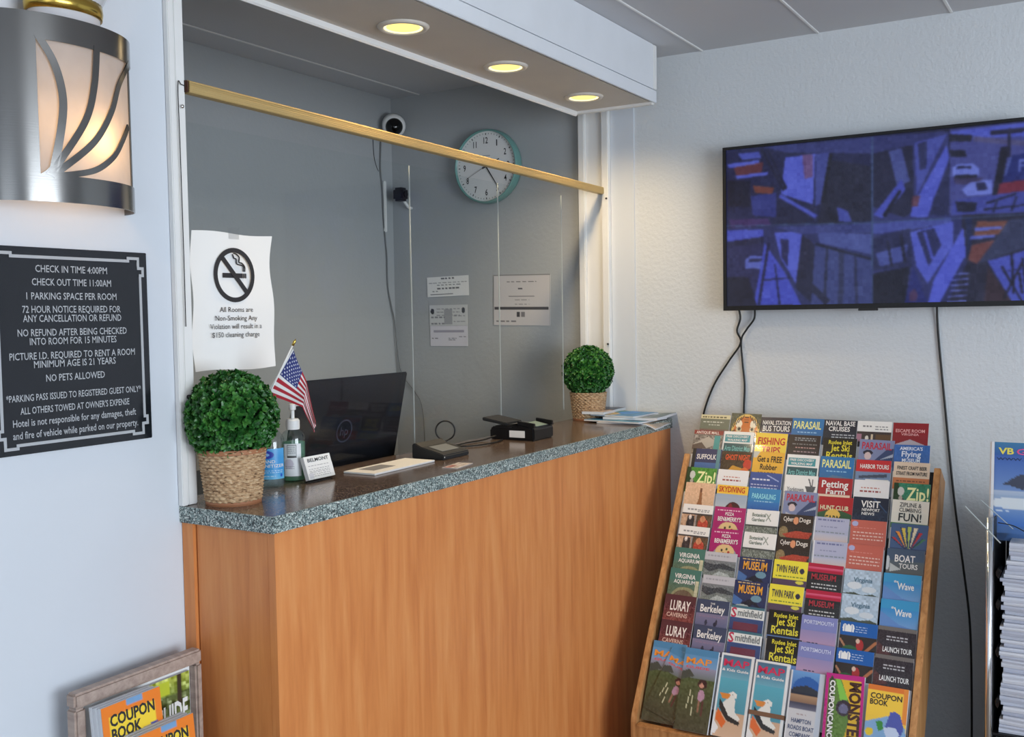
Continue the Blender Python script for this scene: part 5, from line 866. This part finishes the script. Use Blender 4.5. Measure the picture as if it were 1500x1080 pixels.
# signature pad
sp = thing('signature_pad', 'black wedge shaped signature pad with a small grey display', 'signature pad', (-1.184, -.112, Z_T+.0005))
YZ = Matrix(((0, 0, 1, 0), (1, 0, 0, 0), (0, 1, 0, 0), (0, 0, 0, 1)))
MB().prism([(0, 0), (.098, 0), (.098, .036), (.088, .039), (.078, .034), (.070, .030), (.004, .015), (0, .011)], 0, .118, YZ).build('body', M_black_soft, sp, bevel=.002)
MB().prism([(.018, .0187), (.060, .0283), (.060, .0288), (.018, .0192)], .022, .098, YZ).build('display', ink((120, 124, 124)), sp)
MB().lathe([(.0001, 0), (.0016, 0), (.0016, .001), (.0001, .001)], 10, Matrix.Translation((.004, -.0005, .007)) @ Matrix.Rotation(R(90), 4, 'X')).build('led', M_white, sp)
C0 = Vector((-1.012, .0, 1.153)); dd = Vector((.42, -.75, 0)).normalized(); rp = []
for i in range(17): a = R(-160+i*20); rp.append(C0+dd*.026*math.sin(a)+Vector((0, 0, .026*math.cos(a))))
tag(MB().tube(spline([(-1.075, -.012, 1.126), (-1.045, -.004, 1.128)]+rp+[(-1.035, -.010, 1.122), (-1.045, -.03, 1.106)], 4), .0022, 6).build('loop_cable', M_cord, smooth=True), 'looped black cable standing up behind the signature pad', 'cable')
tag(MB().tube(spline([(-.76, -.005, 1.112), (-.81, .01, 1.104), (-.88, .02, 1.1035), (-.95, .01, 1.1035), (-.93, -.03, 1.1035), (-.86, -.05, 1.1035), (-.78, -.04, 1.1035)], 8), .0024, 6).build('reader_cable', M_cord, smooth=True), 'black cable lying between the signature pad and the card terminal', 'cable')
# card terminal
tm = thing('card_terminal', 'black payment terminal with a white side sticker near the small plant', 'card terminal', (-.752, -.128, Z_T+.0005))
MB().prism([(0, 0), (.150, 0), (.150, .030), (.135, .040), (.075, .040), (.050, .046), (.004, .038), (0, .030)], 0, .118, YZ).build('body', M_black, tm, bevel=.004)
MB().prism([(.098, .040), (.182, .052), (.182, .062), (.098, .048)], .010, .100, YZ).build('printer_lid', M_black_soft, tm, bevel=.002)
MB().prism([(.006, .0395), (.048, .0475), (.048, .0482), (.006, .0402)], .028, .092, YZ).build('display', ink((130, 150, 140)), tm)
for a in (0, .108):  MB().prism([(.0, .036), (.055, .046), (.055, .056), (.0, .050)], a, a+.010, YZ).build('privacy_shield', M_black, tm, bevel=.001)
MB().prism([(-.002, .036), (.004, .038), (.004, .052), (-.002, .050)], .0, .118, YZ).build('privacy_shield', M_black, tm) if False else None
MB().prism([(.055, .0478), (.095, .0425), (.095, .0431), (.055, .0484)], .02, .09, YZ).build('receipt_window', ink((110, 112, 114)), tm)
bx('sticker', -.0008, -.0002, .030, .082, .008, .028, M_paper, tm)
# magazines in the corner
def magazine(name, label, x, y, z, w, h, t, rz, pic, curl=0., cdir=0):
    o = thing(name, label, 'magazine', (x, y, z), (0, 0, R(rz)), 'magazines piled in the counter corner')
    def f(a, b_): 
        a -= w/2; b_ += h/2; e = max(0, (-b_/(h/2))-.45 if cdir == 0 else (a/(w/2))-.45); return (a, b_, t+curl*e*e+.0006*math.sin(a*40))
    V = []; F = []; n = 12
    for j in range(n+1):
        for i in range(n+1):
            a, b_, c = f(w*i/n, -h*j/n); V.append((a, b_, c-.0003))
    m0 = len(V)
    for v in list(V): V.append((v[0], v[1], v[2]-t+.0002))
    for j in range(n):
        for i in range(n): q = (j*(n+1)+i, j*(n+1)+i+1, (j+1)*(n+1)+i+1, (j+1)*(n+1)+i); F += [q[::-1], tuple(k+m0 for k in q)]
    bo = [i for i in range(n+1)]+[(j+1)*(n+1)+n for j in range(n)]+[n*(n+1)+n-1-i for i in range(n)]+[(n-1-j)*(n+1) for j in range(n)]
    F += [(bo[i], bo[(i+1) % len(bo)], bo[(i+1) % len(bo)]+m0, bo[i]+m0) for i in range(len(bo))]
    mobj('pages', V, F, M_page, o)
    pic.mesh('cover', w, h, M_print, lambda a, b_: f(a, b_), o); return o
magazine('magazine', 'cream newspaper insert curling over the front edge, lowest of the counter pile', -.135, -.165, Z_T+.0006, .20, .20, .004, 8, Pic(20, 20, (222, 204, 184)).noise(8), -.055)
magazine('magazine', 'light blue map leaflet at the front of the counter pile', -.150, -.140, Z_T+.0056, .19, .21, .005, -6, Pic(30, 30, (70, 140, 180)).grad(.5, 1, (90, 170, 206), (60, 130, 170)).noise(14), .0)
magazine('magazine', 'grey magazine sticking out past the counter front on the right of the pile', -.105, -.175, Z_T+.0112, .21, .19, .008, 4, Pic(30, 30, (150, 160, 168)).noise(24).rect(0, .8, 1, 1, (90, 110, 120)), .008)
magazine('magazine', 'blue and green travel magazine on top of the counter pile', -.125, -.125, Z_T+.0200, .16, .17, .005, -8, Pic(36, 36, (50, 130, 190)).grad(0, .4, (60, 110, 110), (90, 150, 130)).ell(.3, .3, .25, .2, (190, 160, 80)).ell(.7, .5, .3, .2, (40, 130, 214)).noise(10), .0)
magazine('magazine', 'tan and brown catalogue at the back of the counter pile', -.118, -.045, Z_T+.0260, .19, .08, .009, 2, Pic(36, 20, (196, 180, 170)).rect(.5, 0, 1, 1, (60, 60, 70)).rect(.4, 0, .5, 1, (130, 90, 50)).noise(16), .0)
